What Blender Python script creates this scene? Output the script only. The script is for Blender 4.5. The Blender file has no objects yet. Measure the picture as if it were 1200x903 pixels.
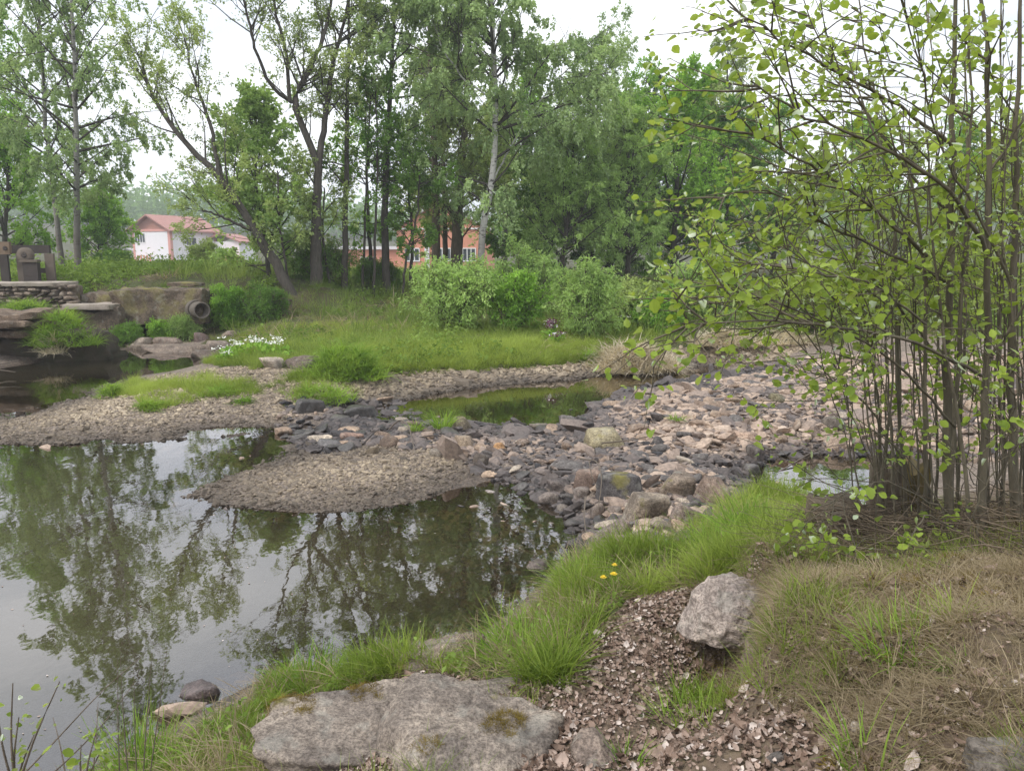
import bpy, math, random
import numpy as np
from mathutils import Matrix, Vector, Euler
R = math.radians
rng = np.random.default_rng(7)
random.seed(7)
S = bpy.context.scene
COL = S.collection

# ------------------------------------------------------------------ camera, sky, sun, exposure
F, CX, CY, PITCH, CZ = 906.0, 600.0, 451.5, 9.5, 2.6
cam_d = bpy.data.cameras.new('camera'); cam = bpy.data.objects.new('camera', cam_d); COL.objects.link(cam)
cam.location = (0, 0, CZ); cam.rotation_euler = (R(90 - PITCH), 0, 0)
cam_d.sensor_width = 36; cam_d.lens = 36 * F / 1200; cam_d.clip_end = 2000; cam_d.clip_start = 0.05
S.camera = cam
SUN_EL, SUN_AZ = 50, -125            # degrees; azimuth from +Y towards +X
W = bpy.data.worlds.new('World'); S.world = W; W.use_nodes = True
nt = W.node_tree; nt.nodes.clear()
def wn(t, **k):
    n = nt.nodes.new(t)
    for a, b in k.items(): setattr(n, a, b)
    return n
wo = wn('ShaderNodeOutputWorld'); bg = wn('ShaderNodeBackground'); bg.inputs['Strength'].default_value = 0.1
sk = wn('ShaderNodeTexSky', sky_type='NISHITA', sun_disc=False, sun_elevation=R(SUN_EL), sun_rotation=R(SUN_AZ))
sk.dust_density = 3
tc = wn('ShaderNodeTexCoord'); mp = wn('ShaderNodeMapping'); mp.inputs['Scale'].default_value = (1, 1, 3)
no = wn('ShaderNodeTexNoise'); no.inputs['Scale'].default_value = 2.2; no.inputs['Detail'].default_value = 5
cr = wn('ShaderNodeValToRGB')
cr.color_ramp.elements[0].position = .3; cr.color_ramp.elements[0].color = (5.6, 6.2, 7.1, 1)
cr.color_ramp.elements[1].position = .65; cr.color_ramp.elements[1].color = (11.2, 11.4, 11.7, 1)
mx = wn('ShaderNodeMix', data_type='RGBA'); mx.inputs[0].default_value = .93
nt.links.new(tc.outputs['Generated'], mp.inputs[0]); nt.links.new(mp.outputs[0], no.inputs['Vector'])
nt.links.new(no.outputs['Fac'], cr.inputs[0]); nt.links.new(sk.outputs[0], mx.inputs[6]); nt.links.new(cr.outputs[0], mx.inputs[7])
nt.links.new(mx.outputs[2], bg.inputs[0]); nt.links.new(bg.outputs[0], wo.inputs[0])
sd = bpy.data.lights.new('sun', 'SUN'); sd.energy = 1.5; sd.angle = R(12); sd.color = (1, .96, .9)
so = bpy.data.objects.new('sun', sd); COL.objects.link(so)
sv = Vector((math.sin(R(SUN_AZ)) * math.cos(R(SUN_EL)), math.cos(R(SUN_AZ)) * math.cos(R(SUN_EL)), math.sin(R(SUN_EL))))
so.rotation_euler = sv.to_track_quat('Z', 'Y').to_euler()
S.view_settings.view_transform = 'Standard'; S.view_settings.look = 'None'
S.view_settings.exposure = 0.75; S.view_settings.gamma = 1; S.view_settings.use_curve_mapping = False
c = S.cycles
c.max_bounces = 7; c.diffuse_bounces = 3; c.glossy_bounces = 3; c.transmission_bounces = 4; c.transparent_max_bounces = 8
c.use_denoising = True; c.caustics_reflective = False; c.caustics_refractive = False

# ------------------------------------------------------------------ layout helpers (survey of the place from its photograph)
cp, sp = math.cos(R(PITCH)), math.sin(R(PITCH))
def ray(px, py):
    u, v = (px - CX) / F, (CY - py) / F
    return np.array([u, cp + v * sp, -sp + v * cp])
def at(px, py, z):                      # point of a level surface
    d = ray(px, py); t = (z - CZ) / d[2]
    return np.array([d[0] * t, d[1] * t, z])
def P(px, py, Y):                       # point at a given distance
    d = ray(px, py); t = Y / d[1]
    return np.array([d[0] * t, Y, CZ + d[2] * t])
def topx(p):                            # map coordinates used for the zones on the ground
    p = np.asarray(p, float)
    x, y, z = p[..., 0], p[..., 1], p[..., 2] - CZ
    f = np.maximum(y * cp - z * sp, .05); u = y * sp + z * cp
    return CX + F * x / f, CY - F * u / f, f
def inpoly(px, py, poly):
    ins = np.zeros(px.shape, bool); n = len(poly)
    for i in range(n):
        x0, y0 = poly[i]; x1, y1 = poly[(i + 1) % n]
        if y0 == y1: continue
        ins ^= ((y0 > py) != (y1 > py)) & (px < (x1 - x0) * (py - y0) / (y1 - y0) + x0)
    return ins
def hash3(i, j, k, s):
    h = (i.astype(np.int64) * 374761393 + j.astype(np.int64) * 668265263 + k.astype(np.int64) * 2147483647 + s * 974711) & 0xffffffff
    h = ((h ^ (h >> 13)) * 1274126177) & 0xffffffff
    h = ((h ^ (h >> 16)) * 2246822519) & 0xffffffff
    return ((h ^ (h >> 15)) & 0xffff) / 65535.0
def vnoise(p, s=0):                     # value noise, -1..1
    p = np.asarray(p, float); i = np.floor(p).astype(np.int64); f = p - i; f = f * f * (3 - 2 * f)
    r = 0
    for a in (0, 1):
        for b in (0, 1):
            for d in (0, 1):
                w = (f[..., 0] if a else 1 - f[..., 0]) * (f[..., 1] if b else 1 - f[..., 1]) * (f[..., 2] if d else 1 - f[..., 2])
                r = r + w * hash3(i[..., 0] + a, i[..., 1] + b, i[..., 2] + d, s)
    return r * 2 - 1
def fbm(p, o=4, s=0):
    a, r = 1.0, 0
    for k in range(o):
        r = r + a * vnoise(np.asarray(p) * 2 ** k + 17.3 * k, s + k); a *= .5
    return r
def unit(v): return v / np.maximum(np.linalg.norm(v, axis=-1, keepdims=True), 1e-9)

# ------------------------------------------------------------------ object helpers
def mk(name, V, Fs, mat=None, parent=None, smooth=True, tint=None, link=True):
    me = bpy.data.meshes.new(name)
    V = np.asarray(V, np.float32)
    if not isinstance(Fs, (list, tuple)): Fs = [Fs]
    Fs = [np.asarray(f, np.int32) for f in Fs if len(f)]
    me.vertices.add(len(V)); me.vertices.foreach_set('co', V.ravel())
    if Fs:
        idx = np.concatenate([f.ravel() for f in Fs]); cnt = np.concatenate([np.full(len(f), f.shape[1], np.int32) for f in Fs])
        st = np.concatenate([[0], np.cumsum(cnt)[:-1]]).astype(np.int32)
        me.loops.add(len(idx)); me.loops.foreach_set('vertex_index', idx)
        me.polygons.add(len(cnt)); me.polygons.foreach_set('loop_start', st); me.polygons.foreach_set('loop_total', cnt)
        me.polygons.foreach_set('use_smooth', np.full(len(cnt), smooth, bool))
    me.update(calc_edges=True)
    if tint is not None:
        a = me.attributes.new('tint', 'FLOAT', 'POINT'); a.data.foreach_set('value', np.asarray(tint, np.float32))
    if mat: me.materials.append(mat)
    o = bpy.data.objects.new(name, me)
    if link: COL.objects.link(o)
    if parent: o.parent = parent
    return o
def tag(o, label=None, cat=None, group=None, kind=None):
    if label: o['label'] = label
    if cat: o['category'] = cat
    if group: o['group'] = group
    if kind or cat: o['kind'] = kind or 'thing'
    return o
def thing(name, label, cat, loc=(0, 0, 0), rz=0, group=None):
    o = bpy.data.objects.new(name, None); COL.objects.link(o); o.location = tuple(loc); o.rotation_euler = (0, 0, rz)
    o.empty_display_size = .2
    return tag(o, label, cat, group)
def join(parts):
    Vs, Fo, n = [], {}, 0
    for V, Fs in parts:
        if not isinstance(Fs, (list, tuple)): Fs = [Fs]
        for f in Fs:
            f = np.asarray(f)
            if len(f): Fo.setdefault(f.shape[1], []).append(f + n)
        Vs.append(V); n += len(V)
    return np.concatenate(Vs), [np.concatenate(f) for f in Fo.values()]
def box(a, b):
    x0, y0, z0 = a; x1, y1, z1 = b
    V = np.array([(x0, y0, z0), (x1, y0, z0), (x1, y1, z0), (x0, y1, z0), (x0, y0, z1), (x1, y0, z1), (x1, y1, z1), (x0, y1, z1)], float)
    return V, np.array([(0, 3, 2, 1), (4, 5, 6, 7), (0, 1, 5, 4), (1, 2, 6, 5), (2, 3, 7, 6), (3, 0, 4, 7)])
_ico = {}
def ico(sub):
    if sub not in _ico:
        import bmesh
        bm = bmesh.new(); bmesh.ops.create_icosphere(bm, subdivisions=sub, radius=1)
        _ico[sub] = (np.array([v.co[:] for v in bm.verts]), np.array([[v.index for v in f.verts] for f in bm.faces])); bm.free()
    return _ico[sub]
def rock(seed, sub=3, planes=11, rough=.09, flat=.0, soft=26, dims=(1, 1, 1)):
    g = np.random.default_rng(seed); V, Fc = ico(sub)
    n = unit(g.normal(size=(planes, 3))); d = g.uniform(.5, .95, planes)
    if flat: n = np.vstack([n, [[.05, .03, 1]]]); d = np.append(d, 1 - flat)
    q = np.maximum(V @ n.T, 1e-3) / d                       # smooth intersection of half spaces
    q = np.concatenate([q, np.full((len(V), 1), .78)], 1)
    r = 1 / (np.sum(q ** soft, 1) ** (1 / soft))
    V = V * r[:, None] * np.asarray(dims)
    k = max(dims)
    V = V + unit(V) * (rough * fbm(V * 2.2 / k * 1.5 + seed, 4, seed) * .6 * k * .6)[:, None]
    return V, Fc
def rough_block(a, b, step=.12, amp=.03, seed=0, rnd=.04):
    a, b = np.asarray(a, float), np.asarray(b, float); c0, h = (a + b) / 2, (b - a) / 2
    n = np.maximum(1, np.minimum(40, np.ceil(2 * h / step))).astype(int)
    Vs, Fs, off = [], [], 0
    for ax in range(3):
        u, v = (ax + 1) % 3, (ax + 2) % 3
        for s in (-1, 1):
            gu, gv = np.meshgrid(np.linspace(-1, 1, n[u] + 1), np.linspace(-1, 1, n[v] + 1), indexing='ij')
            q = np.zeros(gu.shape + (3,)); q[..., ax] = s; q[..., u] = gu; q[..., v] = gv
            Vs.append(q.reshape(-1, 3)); i = np.arange(gu.size).reshape(gu.shape)
            f = np.stack([i[:-1, :-1], i[1:, :-1], i[1:, 1:], i[:-1, 1:]], -1).reshape(-1, 4)
            Fs.append((f if s > 0 else f[:, ::-1]) + off); off += gu.size
    V = np.concatenate(Vs) * h
    lim = np.maximum(h - rnd, 0); core = np.clip(V, -lim, lim); dlt = V - core
    V = core + unit(dlt) * np.minimum(np.linalg.norm(dlt, axis=1, keepdims=True), rnd)
    V = V + c0
    dsp = np.stack([fbm(V * 2.5 + 3 * k, 4, seed + 31 * k) for k in range(3)], -1)
    return V + dsp * amp, np.concatenate(Fs)
def xform(V, loc=(0, 0, 0), rot=(0, 0, 0), scale=(1, 1, 1)):
    M = np.array(Euler(rot).to_matrix())
    return (np.asarray(V) * np.asarray(scale)) @ M.T + np.asarray(loc)
def tubes(pts, r0, r1, sides=4, power=1.0):                # pts (N,K,3)
    pts = np.asarray(pts, float); N, K = pts.shape[:2]
    t = np.gradient(pts, axis=1); t = unit(t)
    ref = np.where(np.abs(t[..., 2:3]) > .9, np.array([1., 0, 0]), np.array([0, 0, 1.]))
    a = unit(np.cross(t, ref)); b = np.cross(t, a)
    s = np.linspace(0, 1, K) ** power
    r = np.asarray(r0).reshape(-1, 1) * (1 - s) + np.asarray(r1).reshape(-1, 1) * s
    an = np.arange(sides) * 2 * np.pi / sides
    V = pts[:, :, None] + r[..., None, None] * (np.cos(an)[:, None] * a[:, :, None] + np.sin(an)[:, None] * b[:, :, None])
    i = np.arange(N * K * sides).reshape(N, K, sides); j = np.roll(i, -1, 2)
    Fq = np.stack([i[:, :-1], j[:, :-1], j[:, 1:], i[:, 1:]], -1).reshape(-1, 4)
    return V.reshape(-1, 3), Fq
def smooth_line(p, n):
    p = np.asarray(p, float); t = np.concatenate([[0], np.cumsum(np.linalg.norm(np.diff(p, axis=0), axis=1))])
    q = np.linspace(0, t[-1], n); r = np.stack([np.interp(q, t, p[:, k]) for k in range(3)], 1)
    for _ in range(2): r[1:-1] = (r[:-2] + 2 * r[1:-1] + r[2:]) / 4
    return r

# ------------------------------------------------------------------ materials
def mat(name):
    m = bpy.data.materials.new(name); m.use_nodes = True; t = m.node_tree; t.nodes.clear()
    return m, t
class NB:
    def __init__(s, t): s.t = t
    def n(s, typ, ins=None, **k):
        n = s.t.nodes.new(typ)
        for a, b in k.items(): setattr(n, a, b)
        for a, b in (ins or {}).items():
            if hasattr(b, 'is_output') or isinstance(b, bpy.types.NodeSocket): s.t.links.new(b, n.inputs[a])
            else: n.inputs[a].default_value = b
        return n
    def ramp(s, fac, stops):
        n = s.t.nodes.new('ShaderNodeValToRGB'); e = n.color_ramp.elements
        while len(e) < len(stops): e.new(.5)
        for x, (p, cl) in zip(e, stops): x.position = p; x.color = (*cl, 1) if len(cl) == 3 else cl
        s.t.links.new(fac, n.inputs[0]); return n.outputs[0]
    def mix(s, fac, a, b, mode='MIX'):
        n = s.t.nodes.new('ShaderNodeMix'); n.data_type = 'RGBA'; n.blend_type = mode
        for i, v in ((0, fac), (6, a), (7, b)):
            if isinstance(v, bpy.types.NodeSocket): s.t.links.new(v, n.inputs[i])
            elif i == 0: n.inputs[i].default_value = v
            else: n.inputs[i].default_value = (*v, 1) if len(v) == 3 else v
        return n.outputs[2]
    def math(s, op, a, b=0.0, cl=False):
        n = s.t.nodes.new('ShaderNodeMath'); n.operation = op; n.use_clamp = cl
        for i, v in ((0, a), (1, b)):
            if isinstance(v, bpy.types.NodeSocket): s.t.links.new(v, n.inputs[i])
            else: n.inputs[i].default_value = v
        return n.outputs[0]
    def noise(s, vec, scale, detail=4, rough=.55):
        return s.n('ShaderNodeTexNoise', {'Vector': vec, 'Scale': scale, 'Detail': detail, 'Roughness': rough}).outputs['Fac']
    def out(s, sh):
        o = s.t.nodes.new('ShaderNodeOutputMaterial'); s.t.links.new(sh, o.inputs[0])
def stone_mat(name, base=None, moss=0.0, lichen=.3, bump=.6, scale=6.0, wet=False):
    m, t = mat(name); b = NB(t)
    co = b.n('ShaderNodeTexCoord').outputs['Object'] if base is not None else b.n('ShaderNodeNewGeometry').outputs['Position']
    colr = b.n('ShaderNodeObjectInfo').outputs['Color'] if base is None else None
    n1 = b.noise(co, scale * .5, 6, .6); n2 = b.noise(co, scale * 4, 5, .65); n3 = b.noise(co, scale * 1.3, 3); n4 = b.noise(co, scale * 14, 8, .75)
    src = colr if base is None else base
    dark = b.mix(1.0, src, (.52, .5, .5), 'MULTIPLY'); light = b.mix(1.0, src, (1.3, 1.24, 1.16), 'MULTIPLY')
    k = b.mix(b.ramp(n1, [(.35, (0, 0, 0)), (.65, (1, 1, 1))]), dark, light)
    k = b.mix(b.ramp(n2, [(.35, (.7, .7, .7)), (.6, (0, 0, 0))]), k, b.mix(1, src, (.4, .37, .35), 'MULTIPLY'))
    k = b.mix(1.0, k, b.ramp(n4, [(.40, (.55, .53, .51)), (.5, (1, 1, 1)), (.60, (1.35, 1.32, 1.28))]), 'MULTIPLY')
    if lichen: k = b.mix(b.math('MULTIPLY', b.ramp(n3, [(.56, (0, 0, 0)), (.66, (1, 1, 1))]), lichen), k, (.42, .41, .36))
    if moss:
        nz = b.n('ShaderNodeSeparateXYZ', {0: b.n('ShaderNodeNewGeometry').outputs['Normal']}).outputs[2]
        f = b.math('MULTIPLY', b.math('MULTIPLY_ADD', nz, .8), b.ramp(b.noise(co, scale * .6, 4), [(.56 - .22 * moss, (0, 0, 0)), (.66 - .2 * moss, (1, 1, 1))]), True)
        k = b.mix(f, k, b.mix(n2, (.13, .12, .035), (.24, .21, .075)))
    bm = b.n('ShaderNodeBump', {'Height': b.math('ADD', b.math('ADD', n2, b.math('MULTIPLY', n1, 1.5)), b.math('MULTIPLY', n4, .45)), 'Strength': bump, 'Distance': .025}).outputs[0]
    p = b.n('ShaderNodeBsdfPrincipled', {'Base Color': k, 'Roughness': .3 if wet else .88, 'Normal': bm})
    p.inputs['Specular IOR Level'].default_value = .5 if wet else .25
    b.out(p.outputs[0]); return m
def leaf_mat(name, dark, light, trans=.45, inst=False, gloss=.12, rough=.45):
    m, t = mat(name); b = NB(t)
    a = b.n('ShaderNodeAttribute', attribute_name='tint', attribute_type='INSTANCER' if inst else 'GEOMETRY').outputs['Fac']
    if inst:
        a2 = b.n('ShaderNodeAttribute', attribute_name='tint', attribute_type='GEOMETRY').outputs['Fac']
        a = b.math('ADD', a, b.math('MULTIPLY', b.math('SUBTRACT', a2, .5), .5), True)
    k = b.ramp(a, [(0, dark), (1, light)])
    d = b.n('ShaderNodeBsdfDiffuse', {'Color': k}); tr = b.n('ShaderNodeBsdfTranslucent', {'Color': b.mix(1, k, (1.15, 1.1, .75), 'MULTIPLY')})
    sh = b.n('ShaderNodeMixShader', {0: trans, 1: d.outputs[0], 2: tr.outputs[0]}).outputs[0]
    if gloss:
        g = b.n('ShaderNodeBsdfGlossy', {'Color': (1, 1, 1, 1), 'Roughness': rough})
        fr = b.n('ShaderNodeFresnel', {'IOR': 1.4}).outputs[0]
        sh = b.n('ShaderNodeMixShader', {0: b.math('MULTIPLY', fr, gloss * 6), 1: sh, 2: g.outputs[0]}).outputs[0]
    b.out(sh); return m
def ramp_mat(name, stops, inst=True, rough=.9, bump=0, sc=40):
    m, t = mat(name); b = NB(t)
    a = b.n('ShaderNodeAttribute', attribute_name='tint', attribute_type='INSTANCER' if inst else 'GEOMETRY').outputs['Fac']
    k = b.ramp(a, stops)
    co = b.n('ShaderNodeNewGeometry').outputs['Position']; n = b.noise(co, sc, 4)
    k = b.mix(1, k, b.ramp(n, [(.3, (.65, .65, .65)), (.7, (1.2, 1.2, 1.2))]), 'MULTIPLY')
    ins = {'Base Color': k, 'Roughness': rough}
    if bump: ins['Normal'] = b.n('ShaderNodeBump', {'Height': n, 'Strength': bump, 'Distance': .01}).outputs[0]
    p = b.n('ShaderNodeBsdfPrincipled', ins); p.inputs['Specular IOR Level'].default_value = .3
    b.out(p.outputs[0]); return m
def plain(name, colr, rough=.8, var=.25, sc=3.0, bump=.3, metal=0.0, stain=None):
    m, t = mat(name); b = NB(t); co = b.n('ShaderNodeTexCoord').outputs['Object']
    n = b.noise(co, sc, 6, .65); n2 = b.noise(co, sc * 7, 4)
    k = b.mix(n, tuple(x * (1 - var) for x in colr), tuple(min(1, x * (1 + var)) for x in colr))
    if stain: k = b.mix(b.ramp(b.noise(co, sc * .6, 5, .7), [(.48, (0, 0, 0)), (.68, (.8, .8, .8))]), k, stain)
    bm = b.n('ShaderNodeBump', {'Height': n2, 'Strength': bump, 'Distance': .02}).outputs[0]
    p = b.n('ShaderNodeBsdfPrincipled', {'Base Color': k, 'Roughness': rough, 'Metallic': metal, 'Normal': bm}); b.out(p.outputs[0]); return m
def bark_mat(name, c0, c1, birch=False):
    m, t = mat(name); b = NB(t); co = b.n('ShaderNodeTexCoord').outputs['Object']
    v = b.n('ShaderNodeMapping', {'Vector': co, 'Scale': (6, 6, 1.2) if not birch else (3, 3, 9)}).outputs[0]
    n = b.noise(v, 3 if not birch else 1.3, 5, .7)
    k = b.ramp(n, [(.3, c0), (.7, c1)] if not birch else [(.36, c0), (.46, c1)])
    if birch:
        z = b.n('ShaderNodeSeparateXYZ', {0: co}).outputs[2]
        k = b.mix(b.ramp(b.math('ADD', b.math('MULTIPLY', z, .12), b.math('MULTIPLY', b.noise(co, 2), .3)), [(.3, (.85, .85, .85)), (.5, (0, 0, 0))]), k, (.12, .1, .085))
    bm = b.n('ShaderNodeBump', {'Height': n, 'Strength': .7, 'Distance': .02}).outputs[0]
    p = b.n('ShaderNodeBsdfPrincipled', {'Base Color': k, 'Roughness': .9, 'Normal': bm}); b.out(p.outputs[0]); return m
M = {}
M['stone'] = stone_mat('stone', None, 0, .18, .5, 7)
M['stone_wet'] = stone_mat('stone_wet', None, 0, .04, .5, 7, wet=True)
M['stone_moss'] = stone_mat('stone_moss', None, -.05, .3, .5, 5)
M['boulder'] = stone_mat('boulder', None, -.35, .3, 1.0, 6)
M['concrete'] = stone_mat('concrete', (.165, .135, .105), .25, .35, 1.0, 3.0)
M['earth'] = plain('earth', (.06, .046, .032), 1, .5, 2.5, 1.0, stain=(.03, .034, .012))
M['bark_dark'] = bark_mat('bark_dark', (.03, .025, .02), (.10, .085, .07))
M['bark_brown'] = bark_mat('bark_brown', (.06, .045, .03), (.16, .125, .09))
M['bark_birch'] = bark_mat('bark_birch', (.05, .045, .04), (.55, .53, .5), True)
M['moss_bark'] = bark_mat('moss_bark', (.07, .05, .03), (.17, .13, .035))
M['bark_grey'] = bark_mat('bark_grey', (.05, .045, .04), (.26, .25, .23), True)
M['bark_shrub'] = bark_mat('bark_shrub', (.06, .05, .035), (.17, .145, .10))
M['leaf_birch'] = leaf_mat('leaf_birch', (0.217, 0.319, 0.137), (0.479, 0.616, 0.296), .45, gloss=0)
M['leaf_alder'] = leaf_mat('leaf_alder', (0.217, 0.302, 0.103), (0.502, 0.604, 0.239), .45, gloss=0)
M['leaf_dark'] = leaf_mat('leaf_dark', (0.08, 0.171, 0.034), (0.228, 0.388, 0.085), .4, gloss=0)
M['leaf_green'] = leaf_mat('leaf_green', (0.148, 0.308, 0.046), (0.388, 0.616, 0.114), .45, gloss=0)
M['leaf_willow'] = leaf_mat('leaf_willow', (0.239, 0.365, 0.114), (0.524, 0.707, 0.251), .45, gloss=0)
M['leaf_yellow'] = leaf_mat('leaf_yellow', (0.233, 0.314, 0.068), (0.466, 0.575, 0.15), .5, gloss=0)
M['leaf_shrub'] = leaf_mat('leaf_shrub', (0.169, 0.26, 0.039), (0.442, 0.572, 0.098), .55, gloss=.05, rough=.45)
M['conifer'] = leaf_mat('conifer', (.03, .055, .032), (.08, .12, .065), .2, gloss=0)
M['grass_lush'] = leaf_mat('grass_lush', (.13, .20, .032), (.41, .50, .12), .45, True, gloss=0)
M['grass_meadow'] = leaf_mat('grass_meadow', (.10, .175, .035), (.34, .43, .125), .45, True, gloss=0)
M['grass_dry'] = leaf_mat('grass_dry', (.13, .10, .055), (.42, .345, .235), .35, True, gloss=0)
M['grass_clump'] = leaf_mat('grass_clump', (.11, .215, .03), (.36, .51, .10), .45, False, gloss=0)
M['straw'] = leaf_mat('straw', (.42, .36, .27), (.75, .67, .54), .35, False, gloss=0)
M['weed'] = leaf_mat('weed', (.11, .19, .035), (.31, .43, .11), .45, True, gloss=0)
M['dead_leaf'] = ramp_mat('dead_leaf', [(0, (.10, .065, .045)), (.4, (.24, .165, .125)), (.8, (.38, .29, .24)), (1, (.58, .50, .45))], True, .7)
M['pebble'] = ramp_mat('pebble', [(0, (.08, .066, .055)), (.4, (.25, .20, .145)), (.8, (.43, .35, .25)), (1, (.58, .50, .37))], True, .8)
M['cobble'] = ramp_mat('cobble', [(0, (.045, .043, .045)), (.3, (.15, .125, .115)), (.6, (.385, .29, .225)), (1, (.55, .44, .35))], True, .8, .3, 25)
M['twig'] = ramp_mat('twig', [(0, (.05, .035, .025)), (1, (.22, .17, .12))], False, .9)
M['moss'] = leaf_mat('moss', (.12, .085, .02), (.27, .21, .06), .2, True, gloss=0)
M['dandelion'] = plain('dandelion', (.8, .55, .02), .7, .1); M['white_petal'] = plain('white_petal', (.75, .75, .68), .7, .1)
M['purple'] = leaf_mat('purple', (.13, .04, .09), (.28, .10, .2), .3)
M['white_wall'] = plain('white_wall', (.78, .76, .79), .8, .06, 1.5, .05); M['pink'] = plain('pink', (.62, .30, .26), .8, .1, 2, .05)
M['gable'] = plain('gable', (.36, .17, .13), .8, .2, 4, .1); M['roof_red'] = plain('roof_red', (.38, .19, .16), .8, .25, 2, .2)
M['salmon'] = plain('salmon', (.66, .29, .20), .85, .15, 2.5, .1); M['frame_white'] = plain('frame_white', (.8, .8, .8), .5, .03)
M['glass'] = plain('glass', (.05, .06, .07), .08, .1); M['grey_roof'] = plain('grey_roof', (.42, .40, .40), .7, .15)
M['timber_dark'] = plain('timber_dark', (.045, .035, .03), .85, .4, 4); M['timber_grey'] = plain('timber_grey', (.125, .10, .078), .9, .3, 4)
M['pipe'] = plain('pipe', (.13, .11, .088), .8, .25, 4, .4); M['cap_stone'] = plain('cap_stone', (.33, .28, .235), .9, .35, 3, .6, stain=(.09, .08, .05)); M['rust'] = plain('rust', (.17, .12, .08), .85, .3, 6)
M['hill'] = plain('hill', (.05, .085, .045), 1, .4, .3, 0)
def ground_mat():
    m, t = mat('ground'); b = NB(t); co = b.n('ShaderNodeNewGeometry').outputs['Position']
    z = b.n('ShaderNodeSeparateXYZ', {0: co}).outputs[2]
    zone = b.n('ShaderNodeSeparateColor', {0: b.n('ShaderNodeAttribute', attribute_name='zone').outputs['Color']})
    n1 = b.noise(co, 1.3, 6, .65); n2 = b.noise(co, 14, 5, .7)
    vo = b.n('ShaderNodeTexVoronoi', {'Vector': co, 'Scale': 26.0}); vo2 = b.n('ShaderNodeTexVoronoi', {'Vector': co, 'Scale': 60.0})
    cellv = b.n('ShaderNodeSeparateColor', {0: vo.outputs['Color']}).outputs[0]
    cell2 = b.n('ShaderNodeSeparateColor', {0: vo2.outputs['Color']}).outputs[0]
    peb = b.ramp(b.math('ADD', b.math('MULTIPLY', cellv, .5), b.math('MULTIPLY', cell2, .5)), [(.15, (.10, .085, .075)), (.5, (.22, .175, .14)), (.85, (.38, .31, .25))])
    peb = b.mix(b.ramp(n1, [(.35, (.5, .5, .5)), (.65, (0, 0, 0))]), peb, (.15, .12, .10))
    soil = b.mix(n2, (.045, .04, .02), (.12, .10, .05)); soil = b.mix(b.ramp(n1, [(.4, (0, 0, 0)), (.6, (.7, .7, .7))]), soil, (.06, .085, .025))
    lit = b.mix(n2, (.075, .052, .036), (.24, .18, .13)); lit = b.mix(b.ramp(b.noise(co, 3.1, 5, .7), [(.5, (0, 0, 0)), (.66, (.8, .8, .8))]), lit, b.mix(n2, (.05, .05, .018), (.15, .13, .05)))
    def soft(x): return b.ramp(b.math('ADD', x, b.math('MULTIPLY', b.math('SUBTRACT', n2, .5), .9)), [(.4, (0, 0, 0)), (.6, (1, 1, 1))])
    k = b.mix(soft(zone.outputs[0]), peb, soil); k = b.mix(soft(zone.outputs[1]), k, lit)
    wet = b.ramp(b.math('ADD', z, b.math('MULTIPLY', n1, .05)), [(.025, (1, 1, 1)), (.11, (0, 0, 0))])
    k = b.mix(b.math('MULTIPLY', wet, .75), k, b.mix(1, k, (.30, .27, .24), 'MULTIPLY'))
    h = b.math('ADD', b.math('MULTIPLY', vo.outputs['Distance'], -1.2), n2)
    bm = b.n('ShaderNodeBump', {'Height': h, 'Strength': .8, 'Distance': .03}).outputs[0]
    p = b.n('ShaderNodeBsdfPrincipled', {'Base Color': k, 'Normal': bm, 'Roughness': b.math('MULTIPLY_ADD', wet, -.45)})
    t.nodes[p.name].inputs['Roughness'].links[0].from_node.inputs[2].default_value = .92
    p.inputs['Specular IOR Level'].default_value = .3
    b.out(p.outputs[0]); return m
M['ground'] = ground_mat()
def water_mat():
    m, t = mat('water'); b = NB(t); co = b.n('ShaderNodeNewGeometry').outputs['Position']
    v = b.n('ShaderNodeMapping', {'Vector': co, 'Scale': (1, .6, 1)}).outputs[0]
    h = b.math('ADD', b.noise(v, 3.0, 3, .5), b.math('MULTIPLY', b.noise(v, 14, 2), .12))
    bm = b.n('ShaderNodeBump', {'Height': h, 'Strength': .05, 'Distance': .04}).outputs[0]
    g = b.n('ShaderNodeBsdfGlossy', {'Color': (.88, .86, .87, 1), 'Roughness': .015, 'Normal': bm})
    tr = b.n('ShaderNodeBsdfTransparent', {'Color': (.80, .70, .48, 1)})
    mu = b.n('ShaderNodeBsdfDiffuse', {'Color': (.05, .042, .022, 1)})
    # the deeper the water, the more the stirred-up silt hides the bed
    f = b.ramp(b.n('ShaderNodeAttribute', attribute_name='depth').outputs['Fac'], [(0, (.0, .0, .0)), (.08, (.22, .22, .22)), (.2, (.55, .55, .55)), (.45, (.95, .95, .95))])
    body = b.n('ShaderNodeMixShader', {0: f, 1: tr.outputs[0], 2: mu.outputs[0]})
    fr = b.n('ShaderNodeFresnel', {'IOR': 2.3, 'Normal': bm}).outputs[0]
    sh = b.n('ShaderNodeMixShader', {0: b.ramp(fr, [(.1, (.08, .08, .08)), (.6, (.84, .84, .84))]), 1: body.outputs[0], 2: g.outputs[0]})
    b.out(sh.outputs[0]); return m
M['water'] = water_mat()

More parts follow.
